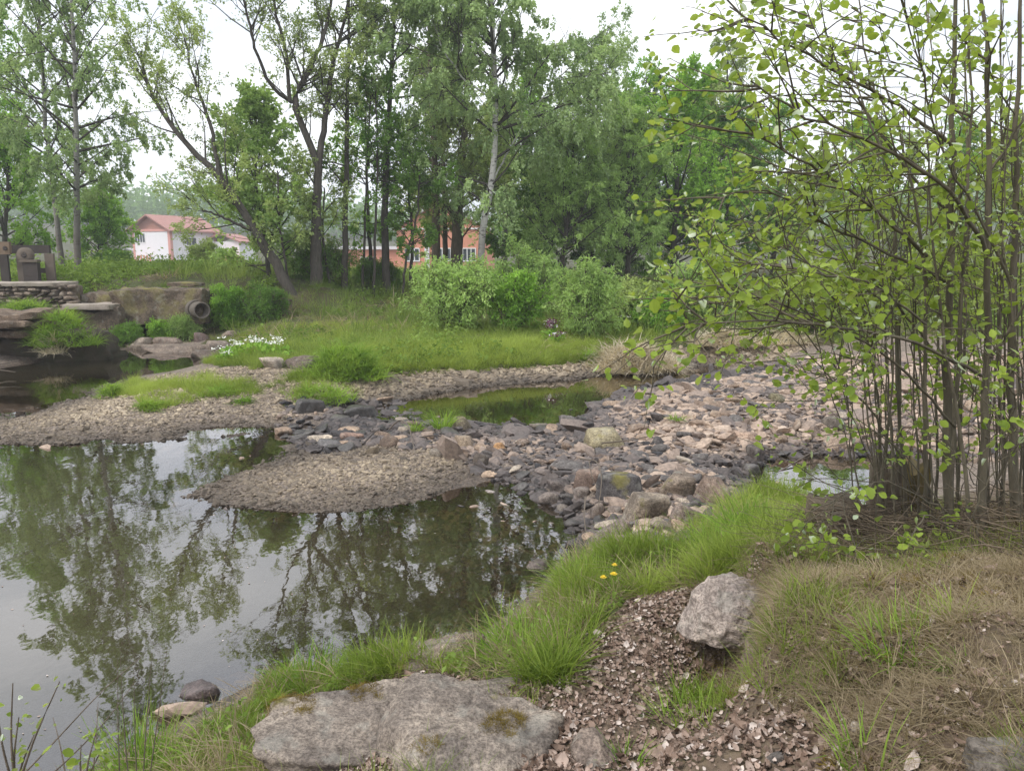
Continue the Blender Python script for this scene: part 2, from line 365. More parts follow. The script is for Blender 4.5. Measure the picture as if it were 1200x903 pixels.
# ------------------------------------------------------------------ terrain: surveyed heights, interpolated
shore = [
 [(60,925),(140,880),(215,850),(270,822),(320,790),(420,778),(480,768),(545,752),(600,722),(640,688),(665,655),(690,640),(672,612),(640,582),(600,562),(560,556)],
 [(560,556),(520,576),(470,592),(400,600),(330,597),(260,592),(213,583),(240,570),(290,551),(325,536),(350,525)],
 [(345,503),(290,508),(220,514),(130,520),(60,521),(-60,521),(-160,520)],
 [(-160,502),(-60,500),(0,492),(60,476),(110,462),(135,447),(180,438),(232,430),(240,418),(235,412),(180,411),(112,409),(95,413),(40,425),(0,432),(-80,440),(-200,452)],
 [(420,478),(470,468),(530,456),(600,449),(650,445),(720,437),(790,430),(850,427),(900,429)],
 [(895,437),(850,441),(800,448),(760,456),(722,464),(702,476),(690,492),(650,503),(600,506),(560,503),(500,500),(455,498)],
 [(880,552),(905,536),(950,530),(1010,530),(1090,535)], [(882,566),(895,580),(930,590),(980,595),(1060,590)],
]
depths = [(100,600,-.5),(200,700,-.6),(400,700,-.45),(550,650,-.12),(600,612,-.06),(630,640,-.06),(600,680,-.11),(520,720,-.22),(100,545,-.3),(200,545,-.2),(250,530,-.25),(310,515,-.12),(150,800,-.5),
 (30,880,-.5),(-100,700,-.6),(-300,600,-.7),(60,450,-.4),(160,424,-.3),(-100,470,-.4),(600,475,-.22),(540,480,-.15),(680,460,-.14),(750,446,-.07),(840,434,-.06),(960,560,-.2),(1040,562,-.2),(500,486,-.08)]
land = [(60,506,.07),(130,492,.12),(200,480,.17),(260,470,.2),(180,458,.18),(250,450,.24),(300,460,.22),(330,484,.1),(0,507,.05),(310,430,.38),(350,430,.42),(385,452,.32),(275,415,.36),(330,408,.45),(400,415,.48),
 (350,560,.06),(450,560,.08),(400,540,.08),(500,545,.09),(300,575,.035),(500,520,.10),(545,525,.13),(425,512,.05),(390,500,.0),(370,515,.0),(410,490,-.02),(440,485,-.03),(380,480,.12),
 (450,448,.2),(550,436,.24),(650,428,.24),(740,418,.25),(470,424,.42),(560,408,.5),(650,402,.5),(740,396,.5),(850,402,.45),(950,398,.5),(450,388,.62),(600,380,.7),(740,372,.75),(900,372,.85),
 (330,376,.75),(380,364,.82),(450,352,1.0),(550,342,1.15),(650,352,1.0),(750,342,1.15),(900,335,1.4),(1100,350,1.2),
 (720,482,.14),(800,470,.26),(900,460,.36),(950,442,.4),(1000,470,.42),(850,500,.3),(950,505,.22),(760,520,.22),(680,530,.13),(620,530,.12),(700,570,.2),(780,560,.28),(850,560,.24),(720,615,.14),(780,620,.28),(850,590,.22),(1050,470,.5),(1150,480,.6),(870,412,.4),(1050,420,.6),(990,512,.22),(920,480,.34),
 (700,662,.28),(760,652,.36),(830,632,.38),(900,610,.36),(940,622,.45),(900,594,.14),(640,735,.36),(700,712,.5),(780,692,.58),(740,760,.62),(640,800,.6),(700,850,.72),(760,900,.82),(560,800,.44),(500,790,.3),(470,850,.5),(350,845,.3),(290,850,.22),(255,880,.2),(180,892,.1),(450,900,.62),(350,903,.45),(600,860,.62),(800,780,.66),(800,840,.74),(842,800,.56),(800,800,.66),(862,765,.72),
 (885,690,.95),(950,680,1.04),(1050,670,1.16),(1150,680,1.28),(900,760,1.04),(1000,780,1.22),(1150,780,1.40),(885,830,.95),(960,850,1.12),(1100,870,1.32),(835,860,.76),(880,855,.9),(862,690,.82),(893,800,.98),(850,670,.6),
 (1050,635,.95),(1150,640,1.05),(990,630,.75),(1000,605,.4),(1080,610,.7)]
ctrl = [at(px, py, 0.0) for l in shore for a, b2 in zip(l[:-1], l[1:]) for px, py in (a, ((a[0] + b2[0]) / 2, (a[1] + b2[1]) / 2))]
ctrl += [at(*d) for d in depths + land]
ctrl += [np.array(q, float) for q in [(0,0,.95),(1,0,1.2),(0,-4,1.2),(-2,.4,.2),(-3,-1,.5),(-5,1.5,-.4),(-4,4,-.5),(-8,6,-.6),(-12,8,-.5),(-12,12,-.4),(-20,12,-.2),(-20,15.5,.1),(3,-2,1.6),(4,3,1.5),(6,4,1.5),(6,7,1.0),(8,9,.8),(12,14,.9),(14,20,1.2),(25,10,1.6),
 (-9,26,1.78),(-12,26,1.8),(-16,26,1.8),(-20,26,1.8),(-6.5,26.5,1.55),(-4,30,1.35),(0,32,1.25),(5,34,1.3),(12,34,1.5),(25,34,1.8),(-30,24,1.8),(-10,35,1.8),(-22,35,1.85),(-2,42,1.2),(8,45,1.5),(-12,60,1.6),(-30,60,1.8),(10,60,1.4),(40,60,2.0),
 (-9.3,23.6,.5),(-12,23.4,.45),(-14,22.5,.5),(-15,20.5,.6),(-7,24.3,.75),(-18,21.3,1.0),(-22,21.5,1.1),(-17,18.6,.3),(-21,18.6,.4),(-26,19,.6),
 (-40,110,1.7),(0,110,1.3),(60,110,3),(-90,150,4),(0,200,4),(120,200,10),(-150,250,14),(0,350,12),(250,300,15),(-300,100,8),(300,50,6),(-100,20,3),(-60,-20,1),(60,-20,3),(0,-60,3),(-200,-60,4),(200,-60,5),(-300,400,20),(300,400,20)]]
ctrl = np.array(ctrl)
_d = np.linalg.norm(ctrl[:, None, :2] - ctrl[None, :, :2], axis=-1)
_keep = [i for i in range(len(ctrl)) if not np.any(_d[i, :i] < .02)]
ctrl = ctrl[_keep]; _d = _d[np.ix_(_keep, _keep)]
_n = len(ctrl); A = np.zeros((_n + 1, _n + 1)); A[:_n, :_n] = -_d; A[:_n, _n] = A[_n, :_n] = 1
_w = np.linalg.solve(A, np.append(ctrl[:, 2], 0))
def base_h(x, y):
    x = np.asarray(x, float); y = np.asarray(y, float); out = np.empty(x.size); xf, yf = x.ravel(), y.ravel()
    for i in range(0, x.size, 20000):
        d = np.hypot(xf[i:i + 20000, None] - ctrl[:, 0], yf[i:i + 20000, None] - ctrl[:, 1])
        out[i:i + 20000] = -d @ _w[:_n] + _w[_n]
    return out.reshape(x.shape)
EDGE = np.array([(.80, 2.3), (1.0, 2.75), (1.13, 3.2), (1.20, 3.65), (1.30, 4.1), (1.42, 4.5)])
def mound_edge(x, y):                  # the mound breaks off towards the path in a low step
    d = x - np.interp(y, EDGE[:, 1], EDGE[:, 0]); w = np.clip((y - 2.6) / .4, 0, 1) * np.clip((4.3 - y) / .4, 0, 1)
    return w * .42 * (np.clip(d / .10 + .5, 0, 1) - np.clip(d / .9 + .5, 0, 1))
def H(x, y):
    h = base_h(x, y) + mound_edge(np.asarray(x, float), np.asarray(y, float)); q = np.stack([np.asarray(x, float), np.asarray(y, float), 0 * np.asarray(x, float)], -1)
    return h + .022 * fbm(q * 2.1, 3, 5) + np.clip(h - .5, 0, .4) * .12 * fbm(q * 1.1, 2, 9) + np.clip(h - .62, 0, .25) * .24 * fbm(q * 4.0, 3, 15)
def Hs(x, y): return float(H(np.array([x]), np.array([y]))[0])
def g(px, py, z=None):                 # ground point under a place of the survey
    z0 = .5 if z is None else z
    for _ in range(0 if z is not None else 25):
        p = at(px, min(max(py, 310), 2000), z0); z0 = .5 * z0 + .5 * Hs(p[0], p[1])
    p = at(px, py, z0); p[2] = Hs(p[0], p[1]) if z is None else z
    return p
# zones on the ground
Z_MEADOW = [(-400,395),(110,398),(240,402),(258,428),(300,432),(360,428),(392,442),(440,441),(520,439),(600,433),(690,429),(705,428),(790,413),(870,409),(980,403),(1050,395),(1400,395),(1400,250),(-400,250)]
Z_BANK = [(60,960),(95,912),(150,892),(215,868),(280,836),(325,797),(470,782),(560,768),(600,735),(640,698),(660,664),(700,648),(780,642),(840,604),(890,584),(945,600),(955,640),(880,668),(800,690),(740,702),(705,730),(690,765),(650,800),(560,800),(480,790),(330,812),(280,840),(330,880),(340,960)]
Z_LITTER = [(330,960),(280,840),(330,812),(480,790),(560,800),(650,800),(690,765),(705,730),(740,702),(800,690),(880,668),(955,640),(1000,600),(1500,600),(2500,1400),(-200,2500),(330,960)]
Z_STONY = [(556,553),(520,530),(470,522),(440,505),(500,497),(560,500),(650,500),(688,488),(702,470),(760,452),(850,437),(900,424),(1010,418),(1250,418),(1250,545),(1010,534),(905,540),(880,556),(880,590),(860,612),(800,648),(700,656),(672,640),(664,610)]
Z_CASC = [(325,505),(330,470),(400,465),(470,470),(500,500),(520,520),(440,520),(400,530),(350,528)]
Z_GRAVL = [(-300,525),(120,522),(345,506),(350,470),(440,470),(460,442),(300,430),(232,428),(130,445),(60,474),(-300,505)]
Z_GRAVM = [(205,585),(260,596),(400,603),(470,595),(560,560),(540,520),(440,505),(350,522),(290,551)]
Z_GRAVN = [(420,480),(530,458),(650,448),(720,440),(850,428),(900,430),(960,400),(790,408),(690,426),(520,436),(440,438),(400,460)]
Z_BARGRASS = [[(118,447),(150,440),(175,452),(200,460),(190,474),(150,470),(120,462)],[(150,458),(250,440),(300,448),(310,462),(240,470),(170,480)],[(312,452),(340,440),(400,440),(425,462),(410,474),(350,470)],[(236,425),(262,398),(330,396),(330,425),(280,430)]]
def zone(pts, *polys):
    px, py, f = topx(pts)
    px = px + 9 * vnoise(pts * 1.7, 3) * 8 / np.maximum(f, 2); py = py + 4 * vnoise(pts * 2.3 + 9, 4) * 8 / np.maximum(f, 2)
    r = np.zeros(px.shape, bool)
    for q in polys: r |= inpoly(px, py, q)
    return r & (f > .3)
def axis(lo, hi, mid, s0, k):
    a = [mid]
    while a[-1] < hi: a.append(a[-1] + s0 + k * abs(a[-1] - mid))
    b = [mid]
    while b[-1] > lo: b.append(b[-1] - s0 - k * abs(b[-1] - mid))
    return np.array(b[:0:-1] + a)
gx = axis(-420, 420, .3, .052, .024); gy = axis(-70, 520, 4.5, .052, .02)
X, Y = np.meshgrid(gx, gy, indexing='ij'); Zt = H(X, Y)
ii = np.arange(X.size).reshape(X.shape)
TV = np.stack([X, Y, Zt], -1).reshape(-1, 3)
ground = mk('ground', TV, np.stack([ii[:-1, :-1], ii[1:, :-1], ii[1:, 1:], ii[:-1, 1:]], -1).reshape(-1, 4), M['ground'])
zr = zone(TV, Z_MEADOW, Z_BANK, *Z_BARGRASS) | ((TV[:, 1] > 30) | (TV[:, 0] < -22) | ((TV[:, 0] > 9) & (TV[:, 1] < 12)))
px_, py_, f_ = topx(TV)
zl = zone(TV, Z_LITTER) | ((f_ <= .4) & (TV[:, 2] > .15) & (abs(TV[:, 0]) < 30)) | ((TV[:, 1] < 7) & (TV[:, 0] > 2.2))
ca = ground.data.color_attributes.new('zone', 'FLOAT_COLOR', 'POINT')
ca.data.foreach_set('color', np.stack([zr * 1.0, zl * 1.0, 0 * zr, 1 + 0 * zr], -1).astype(np.float32).ravel())
tag(ground, kind='structure')
wx = np.unique(np.concatenate([[-60], gx[(gx > -60) & (gx < 12)], [12]])); wy = np.unique(np.concatenate([[-6], gy[(gy > -6) & (gy < 24.2)], [24.2]]))
WX, WY = np.meshgrid(wx, wy, indexing='ij'); wi = np.arange(WX.size).reshape(WX.shape)
water = mk('water', np.stack([WX, WY, 0 * WX], -1).reshape(-1, 3), np.stack([wi[:-1, :-1], wi[1:, :-1], wi[1:, 1:], wi[:-1, 1:]], -1).reshape(-1, 4), M['water'])
wd = water.data.attributes.new('depth', 'FLOAT', 'POINT'); wd.data.foreach_set('value', np.maximum(0, -H(WX, WY)).astype(np.float32).ravel())
tag(water, kind='structure')

# ------------------------------------------------------------------ scattering of things nobody could count
def scatter(name, pts, rot, scl, tint, variants, label=None):
    me = bpy.data.meshes.new(name); n = len(pts)
    me.vertices.add(n); me.vertices.foreach_set('co', np.asarray(pts, np.float32).ravel())
    for nm, ty, arr in (('rot', 'FLOAT_VECTOR', rot), ('scl', 'FLOAT_VECTOR', scl), ('tint', 'FLOAT', tint), ('pick', 'INT', rng.integers(0, len(variants), n))):
        a = me.attributes.new(nm, ty, 'POINT'); a.data.foreach_set('vector' if ty == 'FLOAT_VECTOR' else 'value', np.asarray(arr, np.int32 if ty == 'INT' else np.float32).ravel())
    o = bpy.data.objects.new(name, me); COL.objects.link(o)
    ng = bpy.data.node_groups.new(name, 'GeometryNodeTree')
    ng.interface.new_socket('Geometry', in_out='INPUT', socket_type='NodeSocketGeometry'); ng.interface.new_socket('Geometry', in_out='OUTPUT', socket_type='NodeSocketGeometry')
    N, L = ng.nodes.new, ng.links.new
    gi, go = N('NodeGroupInput'), N('NodeGroupOutput'); jn = N('GeometryNodeJoinGeometry'); io = N('GeometryNodeInstanceOnPoints')
    for v in variants:
        oi = N('GeometryNodeObjectInfo'); oi.inputs['Object'].default_value = v; gt = N('GeometryNodeGeometryToInstance')
        L(oi.outputs['Geometry'], gt.inputs[0]); L(gt.outputs[0], jn.inputs[0])
    def attr(nm, ty):
        q = N('GeometryNodeInputNamedAttribute'); q.data_type = ty; q.inputs['Name'].default_value = nm; return q.outputs[0]
    L(gi.outputs[0], io.inputs['Points']); L(jn.outputs[0], io.inputs['Instance']); io.inputs['Pick Instance'].default_value = True
    L(attr('pick', 'INT'), io.inputs['Instance Index'])
    e2r = N('FunctionNodeEulerToRotation'); L(attr('rot', 'FLOAT_VECTOR'), e2r.inputs[0]); L(e2r.outputs[0], io.inputs['Rotation'])
    L(attr('scl', 'FLOAT_VECTOR'), io.inputs['Scale']); L(io.outputs[0], go.inputs[0])
    o.modifiers.new('scatter', 'NODES').node_group = ng
    return tag(o, kind='stuff')
def blades(n, L, w, spread, lean, seed, seg=3, droop=.5):
    q = np.random.default_rng(seed)
    an = q.uniform(0, 2 * np.pi, n); rr = spread * np.sqrt(q.uniform(0, 1, n))
    p = np.stack([rr * np.cos(an), rr * np.sin(an), 0 * an - .01], -1)
    a2 = an + q.normal(0, .7, n); ln = L * q.uniform(.5, 1.1, n); le = np.abs(q.normal(lean, .2, n))
    d = np.stack([np.sin(le) * np.cos(a2), np.sin(le) * np.sin(a2), np.cos(le)], -1)
    side = np.stack([-np.sin(a2), np.cos(a2), 0 * a2], -1); side = unit(side + .6 * q.normal(size=side.shape) * [1, 1, .2])
    rows = []; dr = droop * q.uniform(.4, 1.4, n)
    for k in range(seg + 1):
        ww = w * (1 - (k / seg) ** 1.6) * q.uniform(.9, 1.1, n) * .5 + .0004
        rows += [p - side * ww[:, None], p + side * ww[:, None]]
        d = unit(d + np.stack([np.cos(a2) * dr * .35, np.sin(a2) * dr * .35, -dr * .45], -1)); p = p + d * (ln / seg)[:, None]
    V = np.stack(rows, 1).reshape(-1, 3); m = 2 * (seg + 1); b0 = np.arange(n)[:, None] * m
    Fq = np.concatenate([b0 + np.array([2 * k, 2 * k + 1, 2 * k + 3, 2 * k + 2]) for k in range(seg)])
    t = np.repeat(np.clip(q.normal(.5, .25, n), 0, 1), m)
    return V, Fq, t
def tuft_objs(name, mt, specs):
    out = []
    for i, s in enumerate(specs):
        V, Fq, t = blades(*s); out.append(mk(name, V, Fq, mt, tint=t, link=False))
    return out
T_lush = tuft_objs('tuft', M['grass_lush'], [(26, .34, .007, .07, .35, 1, 3, .5), (22, .42, .008, .06, .3, 2, 3, .6), (28, .26, .006, .08, .4, 3, 3, .4)])
T_mead = tuft_objs('tuft', M['grass_meadow'], [(22, .5, .014, .2, .35, 4, 2, .5), (20, .38, .016, .22, .4, 5, 2, .5), (18, .7, .012, .16, .22, 6, 2, .4)])
T_dry = tuft_objs('tuft', M['grass_dry'], [(20, .16, .0028, .09, .85, 7, 3, .8), (16, .22, .003, .08, 1.0, 8, 3, .9), (24, .11, .0028, .11, .8, 9, 2, .7)])
def leafy(n, hgt, size, spread, seed):
    q = np.random.default_rng(seed); an = q.uniform(0, 6.28, n); r = spread * np.sqrt(q.uniform(0, 1, n))
    p = np.stack([r * np.cos(an), r * np.sin(an), hgt * q.uniform(.1, 1, n) * (1 - .5 * r / spread)], -1)
    return leaf_cards(p, size, q, up=.9)
def leaf_cards(p, size, q, up=.6, axis=None, asp=.62, fold=.12):
    n = len(p); ax = unit(q.normal(size=(n, 3)) + (0 if axis is None else axis * 1.4)); nr = unit(q.normal(size=(n, 3)) + np.array([0, 0, up * 1.6]))
    sd_ = unit(np.cross(nr, ax)); nr = np.cross(ax, sd_); s = (size * q.uniform(.65, 1.25, n))[:, None]
    V = np.stack([p, p + ax * s * .5 + sd_ * s * asp * .5 + nr * s * fold, p + ax * s, p + ax * s * .5 - sd_ * s * asp * .5 + nr * s * fold], 1)
    Fq = np.arange(4 * n).reshape(n, 4)
    return V.reshape(-1, 3), Fq, np.repeat(np.clip(q.normal(.5, .22, n), 0, 1), 4)
T_weed = []
for i, s in enumerate([(26, .4, .11, .22), (22, .28, .13, .2), (30, .6, .09, .2)]):
    V, Fq, t = leafy(*s, 20 + i); T_weed.append(mk('weed', V, Fq, M['weed'], tint=t, link=False))
T_dead = []
for i in range(4):
    q = np.random.default_rng(40 + i); u = np.linspace(-1, 1, 4)
    cu, tw = q.uniform(.05, .6), q.normal(0, .5)
    wd = np.array([.12, .62, .55, .05]); V = []
    for k in range(4):
        z = .35 * cu * u[k] ** 2 + tw * .15 * u[k]
        V += [(u[k] * .5, -wd[k] * .5, z + .22 * cu + .1 * tw), (u[k] * .5, 0, z), (u[k] * .5, wd[k] * .5, z + .25 * cu - .1 * tw)]
    Fq = [(3 * k + j, 3 * k + 3 + j, 3 * k + 4 + j, 3 * k + 1 + j) for k in range(3) for j in range(2)]
    T_dead.append(mk('dead_leaf', np.array(V), np.array(Fq), M['dead_leaf'], tint=[.5] * 12, link=False))
T_peb = [mk('pebble', *rock(60 + i, 1, 7, .03, .2), M['pebble'], link=False, smooth=False) for i in range(5)]
T_cob = [mk('cobble', *rock(80 + i, 2, 7, .05, .25, 30), M['cobble'], link=False, smooth=False) for i in range(6)]
def field(n, x0, x1, y0, y1, *polys, zmin=.0, zmax=9, extra=None, dens=None):
    pts = []; got = 0
    for _ in range(60):
        p = np.stack([rng.uniform(x0, x1, 40000), rng.uniform(y0, y1, 40000), np.zeros(40000)], -1)
        p[:, 2] = base_h(p[:, 0], p[:, 1])
        k = (p[:, 2] > zmin) & (p[:, 2] < zmax)
        if polys: k &= zone(p, *polys)
        if extra is not None: k &= extra(p)
        if dens is not None: k &= rng.uniform(0, 1, len(p)) < dens(p)
        pts.append(p[k]); got += k.sum()
        if got >= n: break
    p = np.concatenate(pts)[:n]; p[:, 2] = H(p[:, 0], p[:, 1]); return p
def spin(n, tilt=.25): return np.stack([rng.normal(0, tilt, n), rng.normal(0, tilt, n), rng.uniform(0, 6.28, n)], -1)
def clump(p, s, k): return np.clip(.5 + .45 * fbm(p * s, 3, k) + rng.normal(0, .12, len(p)), 0, 1)

# gravel and small cobbles
p = field(42000, -16, 1, 6.5, 16, Z_GRAVL, Z_GRAVM, zmin=-.03)
s = np.exp(rng.normal(math.log(.0135), .5, len(p))); wet = np.clip((p[:, 2] - .0) / .12, .0, 1)
scatter('gravel', p, spin(len(p), .4), s[:, None] * np.array([1.3, 1, .6]), np.clip(clump(p, .9, 3) * .35 + rng.uniform(0, .65, len(p)), 0, 1) * (.12 + .88 * wet ** 1.2), T_peb)
p = field(9000, -6, 11, 9, 24, Z_GRAVN, zmin=-.03)
s = np.exp(rng.normal(math.log(.028), .5, len(p))); wet = np.clip((p[:, 2] - .0) / .12, .0, 1)
scatter('gravel', p, spin(len(p), .4), s[:, None] * np.array([1.3, 1, .6]), np.clip(clump(p, .9, 4) * .4 + rng.uniform(0, .55, len(p)), 0, 1) * (.15 + .85 * wet ** 1.2), T_peb)
p = field(36000, -3, 14, 5, 22, Z_STONY, Z_CASC, zmin=-.12)
s = np.exp(rng.normal(math.log(.024), .65, len(p))) * (.75 + .02 * p[:, 1]); wet = np.clip((p[:, 2] + .01) / .22, .0, 1)
scatter('gravel', p, spin(len(p), .4), s[:, None] * np.array([1.3, 1, .6]), np.clip(clump(p, .8, 5) * .45 + rng.uniform(0, .5, len(p)), 0, 1) * (.25 + .75 * wet), T_cob)
p = field(9000, -8, 3.5, 4, 13, zmin=-.26, zmax=-.045)
s = np.exp(rng.normal(math.log(.026), .45, len(p)))
scatter('stream_bed_gravel', p, spin(len(p), .4), s[:, None] * np.array([1.3, 1, .45]), np.clip(rng.uniform(.1, .7, len(p)), 0, 1), T_cob)

# ------------------------------------------------------------------ boulders and stones
def part(name, V, Fs, m, root, smooth=True, tint=None):
    return mk(name, np.asarray(V) - np.array(root.location), Fs, m, root, smooth, tint)
TAN, PINK, GREY, DARK, BLUE, PALE, RUST, BROWN = (.34,.28,.22), (.40,.31,.24), (.29,.26,.225), (.075,.07,.068), (.135,.128,.128), (.45,.40,.34), (.44,.27,.14), (.20,.155,.125)
taken = []
def stone(name, px, py, wpx, hr, col, label, m='stone', cat='stone', seed=None, deep=.9, tilt=(0, 0, 0), sub=4, planes=10, flat=.25, grp=None, z=None, dr=.9, rough=.13):
    p = g(px, py, z); dist = np.linalg.norm(p - [0, 0, CZ]); w = wpx / F * dist / 2 * (1.12 if wpx > 30 else 1)
    seed = int(px * 7 + py) if seed is None else seed
    V, Fc = rock(seed, sub, planes, rough, flat); V = V / np.abs(V[:, :2]).max()
    h = w * hr / max(.01, V[:, 2].max())
    V = V * [w, w * deep, h]
    V = xform(V, rot=tilt)
    o = mk(name, V, Fc, M[m]); o.location = (p[0], p[1] + w * deep * .3, p[2] + w * hr * (dr - .75))
    o.color = (*col, 1); tag(o, label, cat, grp); taken.append((p[0], p[1] + w * .3, w)); return o
B = [ # px, py, width, height ratio, colour, material, label, extra
 (359,482,36,.6,DARK,'stone_wet','black flat-topped rock under the grassy edge, left end of the cascade',dict(flat=.4)),
 (394,476,20,.9,DARK,'stone_wet','round black stone below the grass tufts above the cascade',{}),
 (420,489,38,.55,DARK,'stone_wet','long black wet rock in the middle of the cascade',{}),
 (383,524,30,.5,(.16,.155,.16),'stone_wet','flat blue-grey slab at the foot of the cascade beside the gravel spit',dict(flat=.4)),
 (412,516,30,.5,(.27,.19,.16),'stone','reddish flat rock beside the bent dry stick',dict(flat=.35)),
 (454,522,30,.6,BROWN,'stone','brown squat rock on the spit in front of the pale flat stone',{}),
 (478,507,27,.5,PALE,'stone','pale flat stone left of the moss patch by the grass tuft',dict(flat=.4)),
 (472,496,20,.6,GREY,'stone','grey stone at the water edge left of the small grass tuft',{}),
 (510,534,24,.5,GREY,'stone','grey slab lying alone on the gravel spit below the grass tuft',dict(flat=.4)),
 (537,504,30,1.0,(.25,.22,.17),'stone_moss','tall rounded rock right of the small grass tuft by the middle pool',{}),
 (546,523,30,.7,TAN,'stone','tan block below the tall rounded rock at the middle pool',dict(flat=.35)),
 (564,547,28,.95,(.14,.12,.105),'stone','upright brown rock at the tip of the brown shallows',{}),
 (584,527,19,.7,RUST,'stone','orange rusty stone among grey cobbles right of the spit',{}),
 (571,579,22,.3,(.33,.3,.29),'stone','pale stone just breaking the brown shallow water, left one',{}),
 (595,576,12,.4,(.33,.3,.29),'stone','tiny pale stone breaking the brown shallow water beside a larger one',{}),
 (634,503,28,.45,(.22,.2,.17),'stone','flat wedge stone standing in the middle pool near its front edge',dict(flat=.4)),
 (666,501,26,.95,BLUE,'stone','dark blue-grey boulder at the front edge of the middle pool',{}),
 (682,498,14,1.2,DARK,'stone_wet','small black upright stone touching the blue-grey boulder',{}),
 (708,522,50,.62,(.34,.31,.21),'stone_moss','pale yellow-green mossy boulder on the stony bar',dict(planes=22)),
 (771,521,22,.75,(.10,.095,.10),'stone','dark cobble right of the mossy boulder on the stony bar',{}),
 (726,584,50,.85,(.11,.105,.11),'stone_moss','dark angular boulder with a moss cap in the rock pile',dict(planes=7)),
 (686,570,38,.8,(.29,.22,.185),'stone','pinkish boulder left of the dark moss-capped one',dict(planes=7)),
 (794,580,58,.6,(.28,.235,.195),'boulder','broad tan boulder at the back of the rock pile',dict(planes=8,flat=.3)),
 (840,590,52,.85,(.30,.235,.195),'boulder','large pinkish boulder at the right end of the rock pile by the grass',dict(planes=8)),
 (755,608,58,.75,(.33,.285,.235),'boulder','large pale layered boulder in the middle of the rock pile',dict(planes=8,flat=.2)),
 (719,634,46,.6,(.31,.26,.24),'boulder','pointed slab leaning up to the right at the front of the rock pile',dict(tilt=(.1,-.45,.2),planes=6)),
 (776,622,30,.8,(.34,.295,.25),'boulder','small pale tilted block below the large layered boulder',dict(tilt=(.2,-.3,0),planes=6)),
 (810,616,42,.7,(.24,.20,.18),'boulder','brown wedge boulder against the lush grass of the rock pile',dict(tilt=(0,.3,0),planes=7)),
 (747,634,24,.7,GREY,'stone','grey stone between the pointed slab and the grass',{}),
 (782,648,42,.45,(.27,.26,.23),'stone_moss','low grey stone half hidden by the lush grass',{}),
 (644,588,28,.7,(.24,.21,.195),'stone','grey-brown stone at the left water edge of the rock pile',dict(planes=7)),
 (656,576,32,.7,(.17,.15,.145),'stone','dark stone behind the left water edge of the rock pile',{}),
 (682,584,28,.8,(.19,.165,.155),'stone','brown stone in front of the pinkish boulder',{}),
 (663,598,22,.6,(.21,.19,.175),'stone','grey stone below the left water edge cluster of the rock pile',{}),
 (700,604,28,.8,(.25,.21,.185),'stone','block-shaped stone where the dry stick bends over the rock pile',{}),
 (722,606,24,.8,(.24,.2,.18),'stone','squat stone left of the large pale layered boulder',{}),
 (615,602,20,.55,(.13,.13,.09),'stone_moss','dark greenish stone alone in the brown shallows',{}),
 (645,620,15,.8,(.28,.25,.23),'stone','small pale stone alone in the shallows below the greenish one',{}),
 (630,672,36,.55,(.12,.095,.085),'stone_wet','dark brown stone at the near bank beside the yellow dandelions',{}),
 (870,513,38,.25,(.38,.29,.235),'stone','flat pale pink slab in the middle of the stony bar',dict(flat=.5)),
 (887,539,36,.65,(.12,.105,.10),'stone','dark block at the back corner of the right pool',dict(planes=7)),
 (913,471,24,.7,(.17,.16,.11),'stone_moss','greenish mossy stone in the middle of the stony bar',{}),
 (980,527,50,.4,(.35,.28,.23),'stone','long pale slab overhanging the far edge of the right pool',dict(flat=.45)),
 (953,510,20,.9,(.27,.22,.19),'stone','upright stone left of the alder shrub above the right pool',{}),
 (982,503,32,.6,(.15,.135,.12),'stone','dark flat rock above the pale slab at the right pool',{}),
 (890,447,22,.6,DARK,'stone_wet','black stone at the right end of the narrow far channel',{}),
 (320,430,36,.45,PALE,'stone','pale flat rock between the white flowers and the round lush tuft',dict(flat=.4)),
 (357,430,42,.5,(.15,.125,.11),'stone','dark brown boulder in front of the round lush grass tuft',dict(planes=8)),
 (233,811,44,.35,(.12,.095,.095),'stone_wet','lone dark stone breaking the still water near the left bank',dict(deep=.7,flat=.4,z=.0)),
 (120,410,28,.45,(.33,.29,.26),'stone','pale slab at the water edge under the stone wall, leftmost',dict(flat=.4)),
 (146,402,22,.7,(.25,.2,.17),'stone','rounded brown stone under the concrete wall',{}),
 (163,407,32,.5,(.36,.31,.27),'stone','pale rounded slab under the concrete wall',dict(flat=.3)),
 (198,405,40,.35,(.27,.22,.19),'stone','long flat brown slab under the drain pipe, left side',dict(flat=.5)),
 (232,400,20,.85,(.17,.13,.12),'stone','barrel-shaped brown block below the drain pipe',dict(flat=.2)),
 (256,408,28,.5,(.29,.25,.22),'stone','grey-brown slab right of the barrel-shaped block',dict(flat=.4)),
 (205,414,70,.2,(.25,.21,.18),'stone','wide ledge of rock at the water edge below the pipe',dict(flat=.5,deep=.6)),
 (176,411,40,.25,(.30,.26,.22),'stone','thin ledge of pale rock at the far water edge',dict(flat=.5,deep=.6)),
 (243,419,52,.25,(.18,.15,.13),'stone','dark ledge of rock at the right corner of the far left water',dict(flat=.5,deep=.7)),
 (215,393,34,.45,(.20,.165,.14),'stone','brown rock in the dark hollow under the drain pipe',{}),
 (270,395,30,.4,(.25,.2,.17),'stone','brown rock on the slope right of the drain pipe',{}),
 (327,368,36,.4,(.24,.21,.18),'stone','grey stone block beside the foot of the leaning alder',dict(flat=.45,planes=6)),
 (697,893,66,.5,(.29,.24,.21),'boulder','rounded stone at the bottom edge on the leaf litter right of the big boulder',dict(sub=5)),
 (1182,905,60,.5,(.17,.155,.14),'stone_moss','mossy stone in the lower right corner of the mound',dict(sub=5)),
 (1010,856,20,.6,(.45,.41,.37),'stone','small pale stone among the dead leaves of the mound',{}),
 (915,893,26,.5,(.14,.13,.125),'stone','dark stone sunk in the leaf litter under the mound',{}),
]
